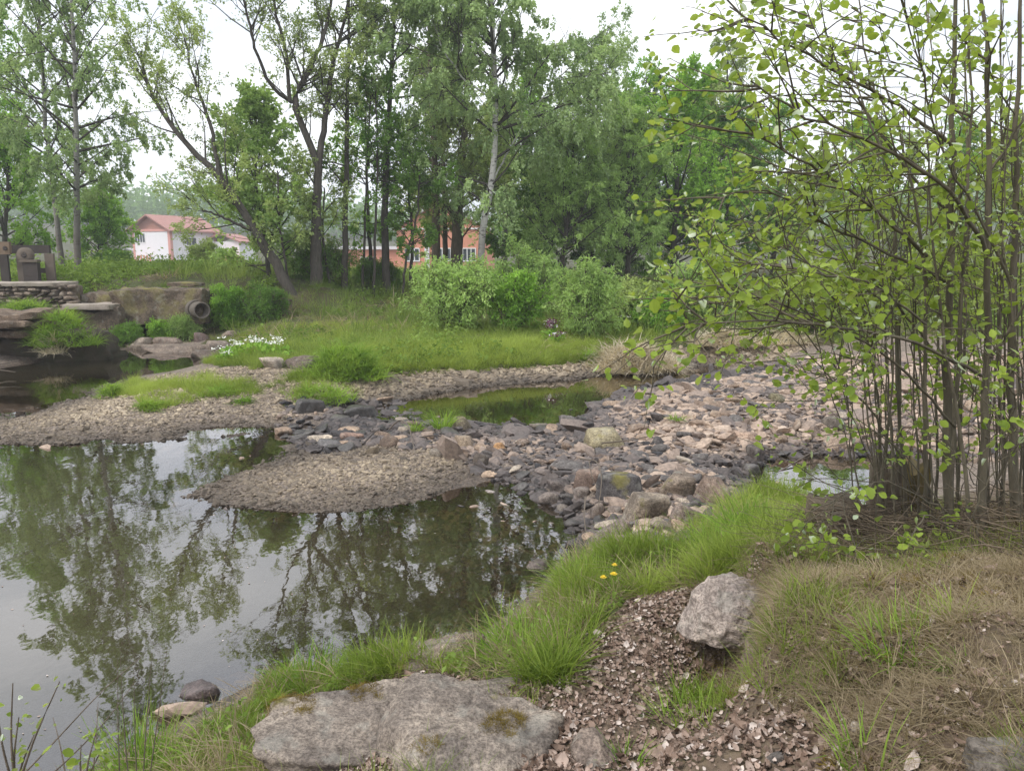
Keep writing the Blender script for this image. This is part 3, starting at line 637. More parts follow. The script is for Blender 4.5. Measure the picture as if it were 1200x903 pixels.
for px, py, w, hr, col, m, lab, kw in B:
    kw = dict(kw); big = w > 45
    stone('boulder' if big else 'stone', px, py, w, hr, col, lab, m, 'boulder' if big else 'stone', sub=kw.pop('sub', 4 if w > 28 else 3), **kw)

# the big flat boulder at the bottom, the slab behind it, and the overhanging rock
def big_rock(name, lumps, loc, col, label, m='boulder', sub=6, fine=.012, under=False):
    ps = []
    for (seed, dims, off, rot, planes, flat) in lumps:
        V, Fc = rock(seed, sub, planes, .10, flat, 18); V = V / np.abs(V).max(0) * dims
        V = xform(V, off, rot)
        N_ = unit(V - np.array(off)); V = V + N_ * (.035 * fbm(V * 3.5, 3, seed + 7) + fine * (1.1 * fbm(V * 11, 5, seed) - .7 * np.abs(vnoise(V * [9, 9, 22] + 2 * fbm(V * 4, 2, 3)[:, None], seed + 2)) + .5 * vnoise(V * 45, 5)))[:, None]
        ps.append((V, Fc))
    V, Fs = join(ps)
    if under: k_ = np.clip((-.06 - V[:, 2]) / .12, 0, 1); V[:, 0] = V[:, 0] * (1 - .5 * k_) + .09 * k_; V[:, 1] += .2 * k_
    o = mk(name, V, Fs, M[m]); o.location = loc; o.color = (*col, 1)
    return tag(o, label, 'boulder')
c0 = g(520, 850, .55)
bigb = big_rock('boulder', [(301, (.86, .5, .24), (-.14, -.02, -.04), (.03, .05, .0), 9, .5), (302, (.46, .46, .32), (.22, -.10, .0), (.05, .02, -.1), 8, .5), (307, (.3, .3, .22), (-.22, -.42, -.08), (.1, .0, .3), 7, .4)],
        (c0[0] - .02, c0[1] - .02, .525), (.34, .30, .265), 'big flat grey boulder with moss patches at the bottom of the picture')
c1 = g(525, 778, .3)
big_rock('boulder', [(311, (.33, .14, .13), (0, 0, 0), (.1, -.22, .25), 7, .4)], (c1[0], c1[1] + .05, .29), (.33, .28, .24), 'long pale slab at the water edge behind the big flat boulder')
c2 = np.array([1.05, 3.66, .80])
big_rock('boulder', [(324, (.22, .28, .28), (0, 0, .07), (.05, -.04, .3), 6, .35)], (c2[0], c2[1], c2[2]), (.50, .44, .41), 'pale cracked rock jutting out from the mound over a dark hollow', under=True)
c3 = np.array([1.12, 3.36, .72])
big_rock('root', [(331, (.04, .08, .17), (0, 0, 0), (.0, .1, .2), 6, .2)], (c3[0], c3[1], c3[2]), (.30, .25, .22), 'pale weathered root end beside the dark hollow of the jutting rock', sub=4)['category'] = 'root'

mp_ = []
bv = np.array([v.co[:] for v in bigb.data.vertices]); bn = np.array([v.normal[:] for v in bigb.data.vertices]); bw = bv + np.array(bigb.location)
bx_, by_, _ = topx(bw)
for (mx_, my_, mr_) in ((335, 822, 40), (590, 852, 30), (430, 812, 22), (500, 872, 18)):
    k = np.where((bn[:, 2] > .35) & (np.hypot(bx_ - mx_, (by_ - my_) * 2.2) < mr_ * (1 + .5 * vnoise(bw * 12, 3))))[0]
    if len(k): mp_.append(bw[rng.choice(k, min(110, len(k)))])
BIG_MOSS = np.concatenate(mp_)

# single cobbles: dart throwing over the stony ground, then the largest in view become objects
def darts():
    cand = field(9000, -4, 13, 4.8, 21, Z_STONY, Z_CASC, zmin=-.10)
    r = np.exp(rng.normal(math.log(.045), .42, len(cand))); px, py, f = topx(cand)
    nearpile = np.exp(-(((px - 740) / 90) ** 2 + ((py - 600) / 45) ** 2)); r = r * (.85 + .35 * nearpile) * (.85 + .012 * cand[:, 1])
    r = np.where(inpoly(px, py, Z_CASC), r * 1.2, r)
    o = np.argsort(-r); keep = []; kx = np.array([t[:2] for t in taken]); kr = np.array([t[2] for t in taken])
    KX = np.zeros((4000, 2)); KR = np.zeros(4000); n = len(kx); KX[:n] = kx; KR[:n] = kr * .85
    for i in o:
        d = np.hypot(KX[:n, 0] - cand[i, 0], KX[:n, 1] - cand[i, 1])
        if np.all(d > (KR[:n] + r[i]) * .72):
            KX[n] = cand[i, :2]; KR[n] = r[i]; n += 1; keep.append(i)
            if n > 3900: break
    return cand[keep], r[keep]
dp, dr_ = darts()
dist = np.linalg.norm(dp - [0, 0, CZ], axis=1); app = dr_ / dist
order = np.argsort(-app); single, rest = order[:225], order[225:]
px, py, _ = topx(dp)
marks = [((708,515),'the mossy yellow-green boulder'),((755,608),'the large pale layered boulder'),((840,590),'the large pinkish boulder by the grass'),((719,634),'the pointed leaning slab'),((686,570),'the pinkish boulder left of the moss-capped one'),((584,527),'the orange rusty stone'),((666,501),'the dark blue-grey boulder'),((794,580),'the broad tan boulder'),((634,503),'the wedge stone in the middle pool'),((359,482),'the black flat-topped rock'),((887,539),'the dark block at the right pool'),((913,471),'the greenish mossy stone'),((980,527),'the long pale slab by the right pool'),((644,588),'the left water edge of the rock pile'),((600,545),'the brown shallows'),((600,500),'the front of the middle pool'),((400,500),'the cascade'),((820,450),'the far channel'),((930,550),'the right pool'),((870,512),'the flat pink slab'),((950,440),'the far right of the stony bar'),((660,640),'the grassy near bank'),((800,480),'the middle of the stony bar'),((480,515),'the small grass tuft on the spit')]
protos = [mk('stone', *rock(400 + i, 3, 5 + i % 4, .07, .2, 34), M['stone'], link=False) for i in range(10)]
protow = [o.data.copy() for o in protos]
for q in protow: q.materials.clear(); q.materials.append(M['stone_wet'])
def shade_of(p, px_, py_):
    wet = p[2] < .07 or inpoly(np.array([px_]), np.array([py_]), Z_CASC)[0]
    t = rng.uniform(0, 1)
    dark_bias = .62 if abs(py_ - 520 - (px_ - 600) * .35) < 55 and px_ < 900 else .4 if py_ < 455 else .13
    if wet and t < .75: return 'black wet', np.array(DARK) * rng.uniform(.8, 1.5), True
    if t < dark_bias: return 'dark grey', np.array(BLUE) * rng.uniform(.9, 1.4), False
    if t < dark_bias + .2: return 'brown', np.array(BROWN) * rng.uniform(.9, 1.4), False
    if t < .95: return 'pinkish', np.array(PINK) * rng.uniform(.8, 1.2), False
    return 'pale', np.array(PALE) * rng.uniform(.9, 1.1), False
for k, i in enumerate(single):
    nm, colr, wet = shade_of(dp[i], px[i], py[i])
    src = protos[k % 10]; o = src.copy()
    if wet: o.data = protow[k % 10]
    COL.objects.link(o); o.name = 'stone'
    fl = rng.uniform(.34, .72); r = dr_[i]
    o.scale = (r * rng.uniform(.95, 1.3), r * rng.uniform(.75, 1.05), r * fl)
    o.location = (dp[i, 0], dp[i, 1], H(dp[i:i + 1, 0], dp[i:i + 1, 1])[0] + r * fl * .35)
    o.rotation_euler = (rng.normal(0, .22), rng.normal(0, .22), rng.uniform(0, 6.28)); o.color = (*colr, 1)
    near = min(marks, key=lambda mk_: (mk_[0][0] - px[i]) ** 2 + ((mk_[0][1] - py[i]) * 1.8) ** 2)[1]
    sz = 'large' if app[i] > np.quantile(app[single], .66) else 'middle-sized' if app[i] > np.quantile(app[single], .33) else 'small'
    sh = 'flat' if fl < .46 else 'rounded' if fl > .6 else 'angular'
    tag(o, f'{sz} {sh} {nm} stone near {near}', 'stone', f'{sz} {sh} {nm} stones near {near}')
tn = np.where(dp[rest, 2] < .07, rng.uniform(0, .3, len(rest)), np.clip(rng.uniform(.0, 1, len(rest)) * .6 + clump(dp[rest], .6, 8) * .4 - .3 * ((np.abs(py[rest] - 520 - (px[rest] - 600) * .35) < 55) & (px[rest] < 900)), 0, 1))
rp = dp[rest].copy(); rp[:, 2] = H(rp[:, 0], rp[:, 1]) + dr_[rest] * .2
scatter('loose_stones', rp, spin(len(rest), .25), dr_[rest][:, None] * np.stack([rng.uniform(.9, 1.3, len(rest)), rng.uniform(.75, 1.05, len(rest)), rng.uniform(.4, .8, len(rest))], 1), tn, T_cob)

# ------------------------------------------------------------------ ruined walls, drain pipe and the bank on the left
def block(name, px0, py0, px1, py1, Y, depth, label, cat, m='concrete', amp=.05, seed=1, step=.14, parent=None, rnd=.06, bottom=None):
    a = P(px0, py1, Y); b_ = P(px1, py0, Y)
    lo = (a[0], Y, a[2] if bottom is None else bottom); hi = (b_[0], Y + depth, b_[2])
    V, Fq = rough_block(lo, hi, step, amp, seed, rnd)
    cx = np.array([(lo[0] + hi[0]) / 2, Y + depth / 2, lo[2]])
    if parent is None:
        o = mk(name, V - cx, Fq, M[m]); o.location = cx; o.color = (.24, .21, .18, 1); return tag(o, label, cat)
    o = mk(name, V - np.array(parent.location), Fq, M[m], parent); o.color = (.24, .21, .18, 1); return o
block('concrete_wall', 131, 339, 236, 386, 22.6, 1.6, 'stained brown concrete wall panel left of the drain pipe', 'wall', amp=.07, seed=3, bottom=.62, step=.09)
block('concrete_wall', 236, 352, 330, 383, 23.6, 1.2, 'low dark concrete wall half buried in ivy right of the drain pipe', 'wall', amp=.07, seed=4, bottom=.35)
block('concrete_block', 122, 360, 137, 396, 22.2, .8, 'broken upright concrete block at the left end of the concrete wall', 'block', seed=5, bottom=.1, amp=.06)
block('concrete_ledge', 72, 357, 128, 364, 22.0, 1.2, 'pale flat concrete ledge stepping down between the two walls', 'ledge', m='cap_stone', seed=6, amp=.03)
block('concrete_block', 92, 341, 131, 360, 23.3, .8, 'broken grey concrete lump standing on the flat ledge', 'block', seed=7, amp=.09, rnd=.14)
block('footing_wall', 70, 364, 126, 400, 22.2, 1.0, 'rough stone footing under the pale concrete ledge', 'wall', seed=8, amp=.1, bottom=-.1)
o = block('cap_slab', 196, 331, 228, 336, 23.6, .9, 'dark flat slab lying on the terrace edge above the pipe', 'slab', seed=9, amp=.03)
pc = P(226, 362, 22.9)
pr = thing('drain_pipe', 'wide round concrete drain pipe sticking out of the ruined wall', 'pipe', pc, R(40)); pr.scale = (.8, .8, .8)
def ring(r0, r1, y0, y1, n=40):
    an = np.arange(n) * 2 * np.pi / n; c_, s_ = np.cos(an), np.sin(an)
    V = np.concatenate([np.stack([r * c_, np.full(n, y), r * s_], -1) for r, y in ((r1, y1), (r1, y0), (r0, y0), (r0, y1))])
    i = np.arange(n); j = (i + 1) % n
    return V, np.concatenate([np.stack([k * n + i, k * n + j, (k + 1) * n + j, (k + 1) * n + i], -1) for k in range(3)])
mk('barrel', *ring(.25, .295, -1.0, 1.0), M['pipe'], pr); mk('collar', *ring(.2955, .37, -.5, .6), M['pipe'], pr)
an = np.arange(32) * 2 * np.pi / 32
mk('bore_shade_disc', np.stack([.25 * np.cos(an), 0 * an + .8, .25 * np.sin(an)], -1), np.arange(32)[None], M['timber_dark'], pr)  # dark disc across the bore, its colour standing in for the shade inside
# rubble wall: stones laid one by one
rw = thing('rubble_wall', 'old rubble stone wall with a pale top on the far left bank', 'wall', P(20, 352, 22.4))
a0, b0 = P(-75, 368, 22.7), P(80, 333, 22.7)
part('core', *rough_block((a0[0], 22.75, a0[2] - .3), (b0[0] - .03, 23.6, b0[2] - .05), .3, .04, 11), M['concrete'], rw)
wp = [rough_block((-.5, -.5, -.5), (.5, .5, .5), .34, .1, 500 + i, .28) for i in range(6)]
wm = [mk('stone', *w_, M['stone'], link=False).data for w_ in wp]
zz = a0[2] - .25; row = 0
while zz < b0[2] - .05:
    hh = rng.uniform(.09, .15); xx = a0[0]
    while xx < b0[0]:
        ww = rng.uniform(.13, .36); o = bpy.data.objects.new('stone', wm[rng.integers(6)]); COL.objects.link(o); o.parent = rw
        o.location = (xx + ww / 2 - rw.location.x, 22.78 + rng.normal(0, .03) - rw.location.y, zz + hh / 2 + rng.normal(0, .018) - rw.location.z); o.scale = (ww * rng.uniform(.85, 1.05), .4, hh * rng.uniform(.75, 1.15))
        o.rotation_euler = (rng.normal(0, .12), rng.normal(0, .13), rng.normal(0, .15)); cc = np.array((.25, .21, .175)) * rng.uniform(.45, 1.25); o.color = (*cc, 1)
        xx += ww
    zz += hh
part('cap', *rough_block((a0[0], 22.55, b0[2] - .06), (b0[0] - .35, 23.9, b0[2] + .05), .22, .025, 13, .03), M['cap_stone'], rw)
# rock ledges of the left bank
for i, (px0, py0, px1, py1, Y_, lab) in enumerate([(-60, 367, 36, 376, 18.6, 'upper pale rock ledge of the left bank beside the hanging grass'), (-60, 378, 30, 386, 18.3, 'middle rock ledge of the left bank, jutting furthest'), (-60, 388, 38, 397, 18.7, 'lower brown rock ledge of the left bank above the dark water')]):
    o = block('rock_ledge', px0, py0, px1, py1, Y_, 1.6, lab, 'ledge', m='stone', amp=.07, seed=21 + i, rnd=.05); o.color = (.20, .155, .12, 1)
o = block('earth_bank', -80, 392, 116, 432, 19.3, 1.2, 'dark undercut earth bank below the hanging grass at the left', 'bank', m='earth', amp=.2, seed=31, rnd=.2, bottom=-.3)

# sluice frame
sl = thing('sluice_frame', 'old dark timber sluice frame with a round wheel on the left wall', 'sluice', P(28, 330, 24.5))
def bx(px0, py0, px1, py1, Y0, d):
    d = d if d > .15 and Y0 > 30 else d * .45
    a, b_ = P(px0, py1, Y0), P(px1, py0, Y0); return rough_block((a[0], Y0, a[2]), (b_[0], Y0 + d, b_[2]), .3, .008, 3, .01)
part('beam', *bx(-60, 287, 57, 297, 24.6, .25), M['timber_dark'], sl)
for x0, x1, m_ in ((2, 8, 'timber_dark'), (22, 32, 'timber_grey'), (55, 62, 'timber_grey')): part('post', *bx(x0, 297, x1, 334, 24.55, .2), M[m_], sl)
part('crossbar', *bx(32, 314, 56, 320, 24.7, .15), M['timber_dark'], sl)
part('gear_box', *bx(28, 307, 43, 331, 24.2, .4), M['timber_dark'], sl); part('shelf', *bx(22, 304, 43, 307, 24.15, .5), M['timber_grey'], sl)
wv = P(30, 299, 24.3)
V, Fq = ring(.015, .235, -.08, .08, 28); part('wheel', V + wv, Fq, M['timber_grey'], sl); V, Fq = ring(.004, .08, -.1, .05, 20); part('hub', V + wv, Fq, M['timber_dark'], sl)
part('wheel_box', *bx(-1, 283, 10, 298, 24.3, .28), M['rust'], sl); V, Fq = ring(.01, .07, -.02, .0, 20); part('hole_shade_disc', V + P(6, 291, 24.28), Fq, M['timber_dark'], sl)  # no opening cut: a dark disc on the box paints the hole's shade
# paddock fence in front of the house
fc = thing('paddock_fence', 'weathered wooden rail fence on the terrace before the white house', 'fence', P(265, 330, 42))
xs = [205, 222, 240, 258, 275, 292, 306]
for i, x in enumerate(xs):
    part('post', *bx(x - 1.8, 307, x + 1.8, 334, 42, .14), M['timber_grey'], fc)
    if i < len(xs) - 1:
        for y0 in (311, 320): part('rail', *bx(x + 2, y0, xs[i + 1] - 2, y0 + 3, 42.03, .07), M['timber_grey'], fc)
        for j in range(3):
            xx = x + 3 + j * 4.6; part('board', *bx(xx, 309 + rng.uniform(-1, 2), xx + 3, 330, 42.12, .03), M['timber_grey' if rng.uniform() < .6 else 'rust'], fc)

# ------------------------------------------------------------------ buildings beyond the terrace
class Bld:
    def __init__(s, name, label, loc, rz): s.r = thing(name, label, 'house', loc, rz)
    def bx(s, name, a, b_, m, parent=None): return mk(name, *box(a, b_), M[m], parent or s.r, smooth=False)
    def win(s, x, z, w, h, y=0, face='front', n=3):
        def q(a, b_):      # a window lies on the front (y = 0) or on the right side (x = y given)
            if face == 'front': return a, b_
            return (y - b_[1], a[0], a[2]), (y - a[1], b_[0], b_[2])
        fr = mk('window', *join([box(*q((x - .08, -.06, z - .1), (x + w + .08, .02, z))), box(*q((x - .08, -.05, z + h), (x + w + .08, .02, z + h + .08))), box(*q((x - .08, -.05, z), (x, .02, z + h))), box(*q((x + w, -.05, z), (x + w + .08, .02, z + h)))]), M['frame_white'], s.r, smooth=False)
        mk('pane', *box(*q((x, -.012, z), (x + w, .01, z + h))), M['glass'], fr, smooth=False)
        for i in range(1, n): mk('mullion', *box(*q((x + w * i / n - .035, -.04, z), (x + w * i / n + .035, -.014, z + h))), M['frame_white'], fr, smooth=False)
def gable_roof(w, d, z, rise, ov=.5, th=.18, along='y'):
    ps = []
    for s_ in (-1, 1):
        x0, x1 = w / 2, w / 2 + s_ * (w / 2 + ov); z1 = z - rise * ov / (w / 2)
        V = np.array([(x0, -ov, z + rise), (x1, -ov, z1), (x1, d + ov, z1), (x0, d + ov, z + rise)]); V = np.vstack([V, V + [0, 0, th]])
        ps.append((V, np.array([(0, 1, 2, 3), (7, 6, 5, 4), (0, 4, 5, 1), (1, 5, 6, 2), (2, 6, 7, 3), (3, 7, 4, 0)])))
    return join(ps)
hb = P(147, 309, 106)
h = Bld('white_house', 'white gabled house with pink corners and red roof beyond the terrace', (hb[0], hb[1] + 2.6, hb[2] - .6), R(-24))
w, d, e = 7.0, 8.2, 5.2
h.bx('wall', (0, 0, 0), (w, d, e), 'white_wall')
for x0, x1, y0, y1 in ((-.03, .35, -.03, .3), (w - .4, w + .03, -.03, .4), (w - .3, w + .03, d - .4, d + .03)): h.bx('corner_strip', (x0, y0, 0), (x1, y1, e - .3), 'pink')
h.bx('cornice', (-.08, -.08, e - .3), (w + .08, d + .08, e + .02), 'pink')
mk('gable', [(0, .0, e + .02), (w, .0, e + .02), (w / 2, .0, e + 1.75), (0, d, e + .02), (w, d, e + .02), (w / 2, d, e + 1.75)], [np.array([(0, 1, 2), (3, 5, 4)])], M['gable'], h.r, smooth=False)
mk('roof', *gable_roof(w, d, e + .02, 1.8, .7), M['roof_red'], h.r, smooth=False)
h.win(.45, 3.5, 1.9, 1.15, n=4); h.win(2.8, 3.1, 1.7, 1.0, w, 'side', 2); h.bx('garage_door', (w - .02, 1.0, 0), (w + .04, 5.4, 1.1), 'timber_grey'); h.bx('vent', (w + .01, 6.5, 3.6), (w + .06, 6.9, 4.2), 'timber_grey')
an_ = h.bx('porch', (.9, -2.4, 0), (3.4, -.01, 1.0), 'white_wall'); h.bx('porch_roof', (.5, -3.0, 1.0), (3.6, -.02, 1.22), 'roof_red'); h.bx('fence_wall', (3.7, -2.6, 0), (6.2, -2.4, 1.7), 'white_wall')
for i in range(5): h.bx('pillar', (3.7 + i * .56, -2.66, 0), (3.95 + i * .56, -2.60, 1.75), 'salmon')
hb2 = P(239, 309, 112)
h2 = Bld('white_annex', 'low white annex with red roof right of the gabled house', (hb2[0], hb2[1], hb2[2] - .5), R(-8))
h2.bx('wall', (0, 0, 0), (5.5, 5, 3.6), 'white_wall'); mk('roof', *gable_roof(5.5, 5, 3.6, 1.0, .4), M['roof_red'], h2.r, smooth=False); h2.win(.5, 1.2, .9, 1.5, n=2); h2.bx('door', (2.2, -.04, 0), (3.1, .02, 2.1), 'timber_grey'); h2.bx('lean_to', (3.4, -2.5, 0), (6.2, -.01, 1.6), 'salmon')
hb4 = P(134, 309, 120)
h4 = Bld('grey_shed', 'low pale grey shed left of the gabled house', (hb4[0], hb4[1], hb4[2] - .5), 0)
h4.bx('wall', (0, 0, 0), (4.2, 4, 1.9), 'white_wall'); mk('roof', *gable_roof(4.2, 4, 1.9, .8, .3), M['grey_roof'], h4.r, smooth=False)
ob = P(466, 324, 66)
h3 = Bld('salmon_house', 'salmon house with white windows and a shallow gable behind the trunks', (ob[0], ob[1], ob[2] - .4), R(-4))
w, d, e = 7.4, 9, 4.3
h3.bx('wall', (0, 0, 0), (w, d, e), 'salmon'); h3.bx('cornice', (-.1, -.1, e), (w + .1, d + .1, e + .12), 'frame_white')
mk('gable', [(0, .0, e + .12), (w, .0, e + .12), (w / 2, .0, e + 2.2), (0, d, e + .12), (w, d, e + .12), (w / 2, d, e + 2.2)], [np.array([(0, 1, 2), (3, 5, 4)])], M['salmon'], h3.r, smooth=False)
mk('roof', *gable_roof(w, d, e + .12, 2.1, .35, .14), M['grey_roof'], h3.r, smooth=False)
h3.bx('pilaster', (2.35, -.06, 0), (2.75, .02, e), 'white_wall')
h3.win(.75, 1.75, 1.1, .95, n=3); h3.win(3.5, 1.75, 1.0, .95, n=3); h3.win(5.6, 1.75, 1.0, .95, n=3); h3.bx('plinth', (-.05, -.05, 0), (w + .05, d, .45), 'grey_roof')
ob = P(376, 322, 78)
h5 = Bld('salmon_annex', 'long low salmon building with pale flat roof left of the salmon house', (ob[0], ob[1], ob[2] - .4), R(4))
h5.bx('wall', (0, 0, 0), (8.4, 7, 2.9), 'salmon'); h5.bx('roof', (-.3, -.3, 2.9), (8.7, 7.3, 3.2), 'white_wall'); h5.win(1.2, 1.1, 1.2, 1.0); h5.win(4.0, 1.1, 1.2, 1.0); h5.bx('plinth', (-.05, -.05, 0), (8.45, 7, .7), 'grey_roof')

# ------------------------------------------------------------------ trees
def shoots(st, d, L, nseg, bend, wob, q):
    p = st.copy(); d = unit(d); out = [p.copy()]
    for k in range(nseg):
        d = unit(d + np.array([0, 0, 1.0]) * bend / nseg + q.normal(0, wob, d.shape)); p = p + d * (L / nseg)[:, None]; out.append(p.copy())
    return np.stack(out, 1)
def spawn(pts, n, t0, t1, ang, q, flat=0.0):
    N, K = pts.shape[:2]; idx = np.repeat(np.arange(N), n); t = q.uniform(t0, t1, len(idx)); u = t * (K - 1); i = np.minimum(u.astype(int), K - 2); f = (u - i)[:, None]
    st = pts[idx, i] * (1 - f) + pts[idx, i + 1] * f; tg = unit(pts[idx, i + 1] - pts[idx, i])
    rv = q.normal(size=tg.shape); rv[:, 2] *= (1 - flat); rv = unit(np.cross(tg, np.cross(rv, tg)))
    a = q.normal(ang, .18, len(idx))[:, None]
    return idx, t, st, tg * np.cos(a) + rv * np.sin(a)
SP = {
 'birch': dict(n=40, t0=.22, L=2.6, cone=.75, a0=1.15, a1=.5, bend=-.1, n2=6, r2=.5, b2=-.9, n3=4, r3=.55, b3=-2.0, lp=12, ls=.10, up=.9, ll=4),
 'alder': dict(n=20, t0=.35, L=3.2, cone=.5, a0=1.0, a1=.45, bend=.35, n2=6, r2=.5, b2=.2, n3=4, r3=.5, b3=0, lp=8, ls=.09, up=1.0, ll=4),
 'slim':  dict(n=26, t0=.3, L=2.0, cone=.5, a0=1.2, a1=.6, bend=.1, n2=5, r2=.5, b2=0, n3=4, r3=.5, b3=-.4, lp=9, ls=.10, up=1.0, ll=3),
 'round': dict(n=40, t0=.12, L=4.4, cone=.62, a0=1.25, a1=.35, bend=.25, n2=8, r2=.45, b2=.1, n3=5, r3=.5, b3=-.2, lp=12, ls=.15, up=1.1, ll=3),
 'willow':dict(n=36, t0=.1, L=3.8, cone=.55, a0=1.1, a1=.3, bend=.2, n2=8, r2=.45, b2=.0, n3=5, r3=.55, b3=-.8, lp=12, ls=.15, up=.9, ll=3, asp=.35),
 'ash':   dict(n=22, t0=.3, L=2.3, cone=.3, a0=1.4, a1=.8, bend=.1, n2=6, r2=.5, b2=0, n3=4, r3=.5, b3=-.3, lp=9, ls=.13, up=1.0, ll=3),
 'fir':   dict(n=90, t0=.08, L=2.6, cone=.95, a0=1.75, a1=1.2, bend=.1, n2=8, r2=.35, b2=-.2, n3=0, r3=0, b3=0, lp=16, ls=.13, up=.5, ll=0, asp=.3),
}
def grow(trunks, spec, lm, bm, seed, root, scale=1.0, sides=8, dens=1.0, extra=None):
    q = np.random.default_rng(seed); s = dict(SP[spec]); s.update(extra or {})
    tv, lv = [], []
    for (pts, r0, r1, share) in trunks:
        T = smooth_line(pts, 22)[None]; T[0, 1:-1] += q.normal(0, .015, (20, 3)); tv.append(tubes(T, r0, r1, sides, 1.0))
        n = max(2, int(s['n'] * share)); _, t, st, d = spawn(T, n, s['t0'], .99, 0, q)
        ang = s['a0'] + (s['a1'] - s['a0']) * t + q.normal(0, .12, n); az = np.arange(n) * 2.4 + q.uniform(0, 6); tg = d
        side = unit(np.cross(tg, np.stack([np.cos(az), np.sin(az), .01 * az], -1))); d = tg * np.cos(ang)[:, None] + side * np.sin(ang)[:, None]
        rel = (t - s['t0']) / (1 - s['t0']); L = s['L'] * scale * (1 - s['cone'] * rel) * np.minimum(1, .55 + 1.6 * rel) * q.uniform(.7, 1.2, n)
        b1 = shoots(st, d, L, 6, s['bend'], .09, q); rr = np.minimum((r0 + (r1 - r0) * t) * .55, .012 + L * .013); tv.append(tubes(b1[:, ::2], rr, .006, 4))
        i2, t2, st2, d2 = spawn(b1, s['n2'], .18, 1, .75, q); L2 = L[i2] * s['r2'] * (1.1 - .6 * t2) * q.uniform(.6, 1.2, len(i2))
        b2 = shoots(st2, d2, L2, 4, s['b2'], .1, q); tv.append(tubes(b2[:, ::2], .004 + L2 * .008, .003, 3))
        last, par = b2, np.arange(len(b2))
        if s['n3']:
            i3, t3, st3, d3 = spawn(b2, s['n3'], .2, 1, .7, q); L3 = L2[i3] * s['r3'] * (1.1 - .5 * t3) * q.uniform(.6, 1.3, len(i3)) + .12
            b3 = shoots(st3, d3, L3, 3, s['b3'], .1, q); tv.append(tubes(b3[::3, ::3], .0045, .002, 3)); last = b3
            lv.append(leafing(b3, s['lp'] * dens, s, q)); lv.append(leafing(b2, s['ll'] * dens, s, q))
        else: lv.append(leafing(b2, s['lp'] * dens, s, q)); lv.append(leafing(b1, 14, s, q))
    V, Fs = join(tv[:1] if len(trunks) == 1 else [x for x in tv if x[0].shape[0] == 22 * sides]); part('trunk', V, Fs, M[bm], root)
    V, Fs = join([x for x in tv if x[0].shape[0] != 22 * sides]); part('branch', V, Fs, M['bark_dark' if 'birch' in bm or bm == 'bark_grey' else bm], root)['kind'] = 'stuff'
    lp = np.concatenate([l[0] for l in lv]); la = np.concatenate([l[1] for l in lv])
    V, Fq, t = leaf_cards(lp, s['ls'] * scale ** .3, q, s['up'], la, s.get('asp', .62))
    ct = .45 * fbm(lp * .9 + seed, 2, seed)
    part('crown', V, Fq, M[lm], root, smooth=False, tint=np.clip(.5 + (t - .5) * .7 + np.repeat(ct, 4), 0, 1))
    return root
def leafing(b, per, s, q):
    n = int(len(b) * per); i = q.integers(0, len(b), n); t = np.sqrt(q.uniform(.02, 1, n)); K = b.shape[1]; u = t * (K - 1); j = np.minimum(u.astype(int), K - 2); f = (u - j)[:, None]
    p = b[i, j] * (1 - f) + b[i, j + 1] * f; return p + q.normal(0, .03, p.shape), unit(b[i, j + 1] - b[i, j]) + [0, 0, -.25]
def trunk(px, Y_, dy=None, base=True):
    p = np.array([P(a, b_, Y_ + (dy[k] if dy else 0)) for k, (a, b_) in enumerate(px)])
    if base: p[0, 2] = min(p[0, 2], Hs(p[0, 0], p[0, 1]) - .05)
    return p
TREES = 'trees along the far bank'
def tree(name, label, px, Y_, r0, spec, lm, bm, seed, forks=(), scale=1.0, share=1.0, dens=1.0, extra=None, dy=None, r_end=0):
    p = trunk(px, Y_, dy); root = thing(name, label, 'tree', p[0], 0, TREES)
    tr = [(p, r0, r_end or (.025 if not forks else r0 * .55), share)]
    for fpx, fr, fs, fdy in forks: tr.append((trunk(fpx, Y_, fdy, False), fr, .02, fs))
    return grow(tr, spec, lm, bm, seed, root, scale, dens=dens, extra=extra)
tree('birch_tree', 'tall slim birch at the left, leaning slightly left, on the terrace', [(73,316),(66,250),(57,180),(50,100),(45,0),(42,-90)], 32, .12, 'birch', 'leaf_birch', 'bark_grey', 1, scale=1.35, dens=2.0, extra=dict(cone=.35))
tree('birch_tree', 'tall straight birch at the left, second of the pair on the terrace', [(91,314),(90,250),(90,180),(88,90),(84,0),(80,-130)], 31, .14, 'birch', 'leaf_birch', 'bark_grey', 2, scale=1.7, dens=2.4, extra=dict(cone=.35, n=46))
tree('alder_tree', 'alder leaning far to the left with a sparse feathery crown', [(352,368),(336,330),(300,272),(258,207),(215,165),(190,135),(172,100),(165,60)], 26, .2, 'alder', 'leaf_alder', 'bark_dark', 3,
     forks=[([(258,207),(248,150),(228,95),(215,40)], .08, .6, [0, .3, .8, 1]), ([(300,272),(262,255),(235,245)], .06, .3, [0, -.5, -1])], scale=.75, share=1.1, r_end=.03, dens=1.6)
tree('alder_tree', 'big dark alder forking high up, thickest trunk of the far bank', [(371,366),(370,290),(371,235),(373,190)], 27, .24, 'alder', 'leaf_alder', 'bark_dark', 4,
     forks=[([(372,195),(352,140),(340,118),(362,85),(380,45),(388,0),(394,-80)], .13, 1.1, [0, -.2, -.4, -.3, 0, .4, .6]), ([(374,190),(385,110),(392,65),(404,25),(420,-60)], .12, 1.0, [0, .3, .6, .8, 1]), ([(342,120),(318,105),(300,60),(285,0),(275,-50)], .07, .7, [0, -.4, -.8, -1, -1]), ([(340,118),(335,60),(322,10),(318,-60)], .07, .7, [-.4, -.6, -.9, -1])], scale=.75, share=.0, dens=1.6, extra=dict(t0=.1))
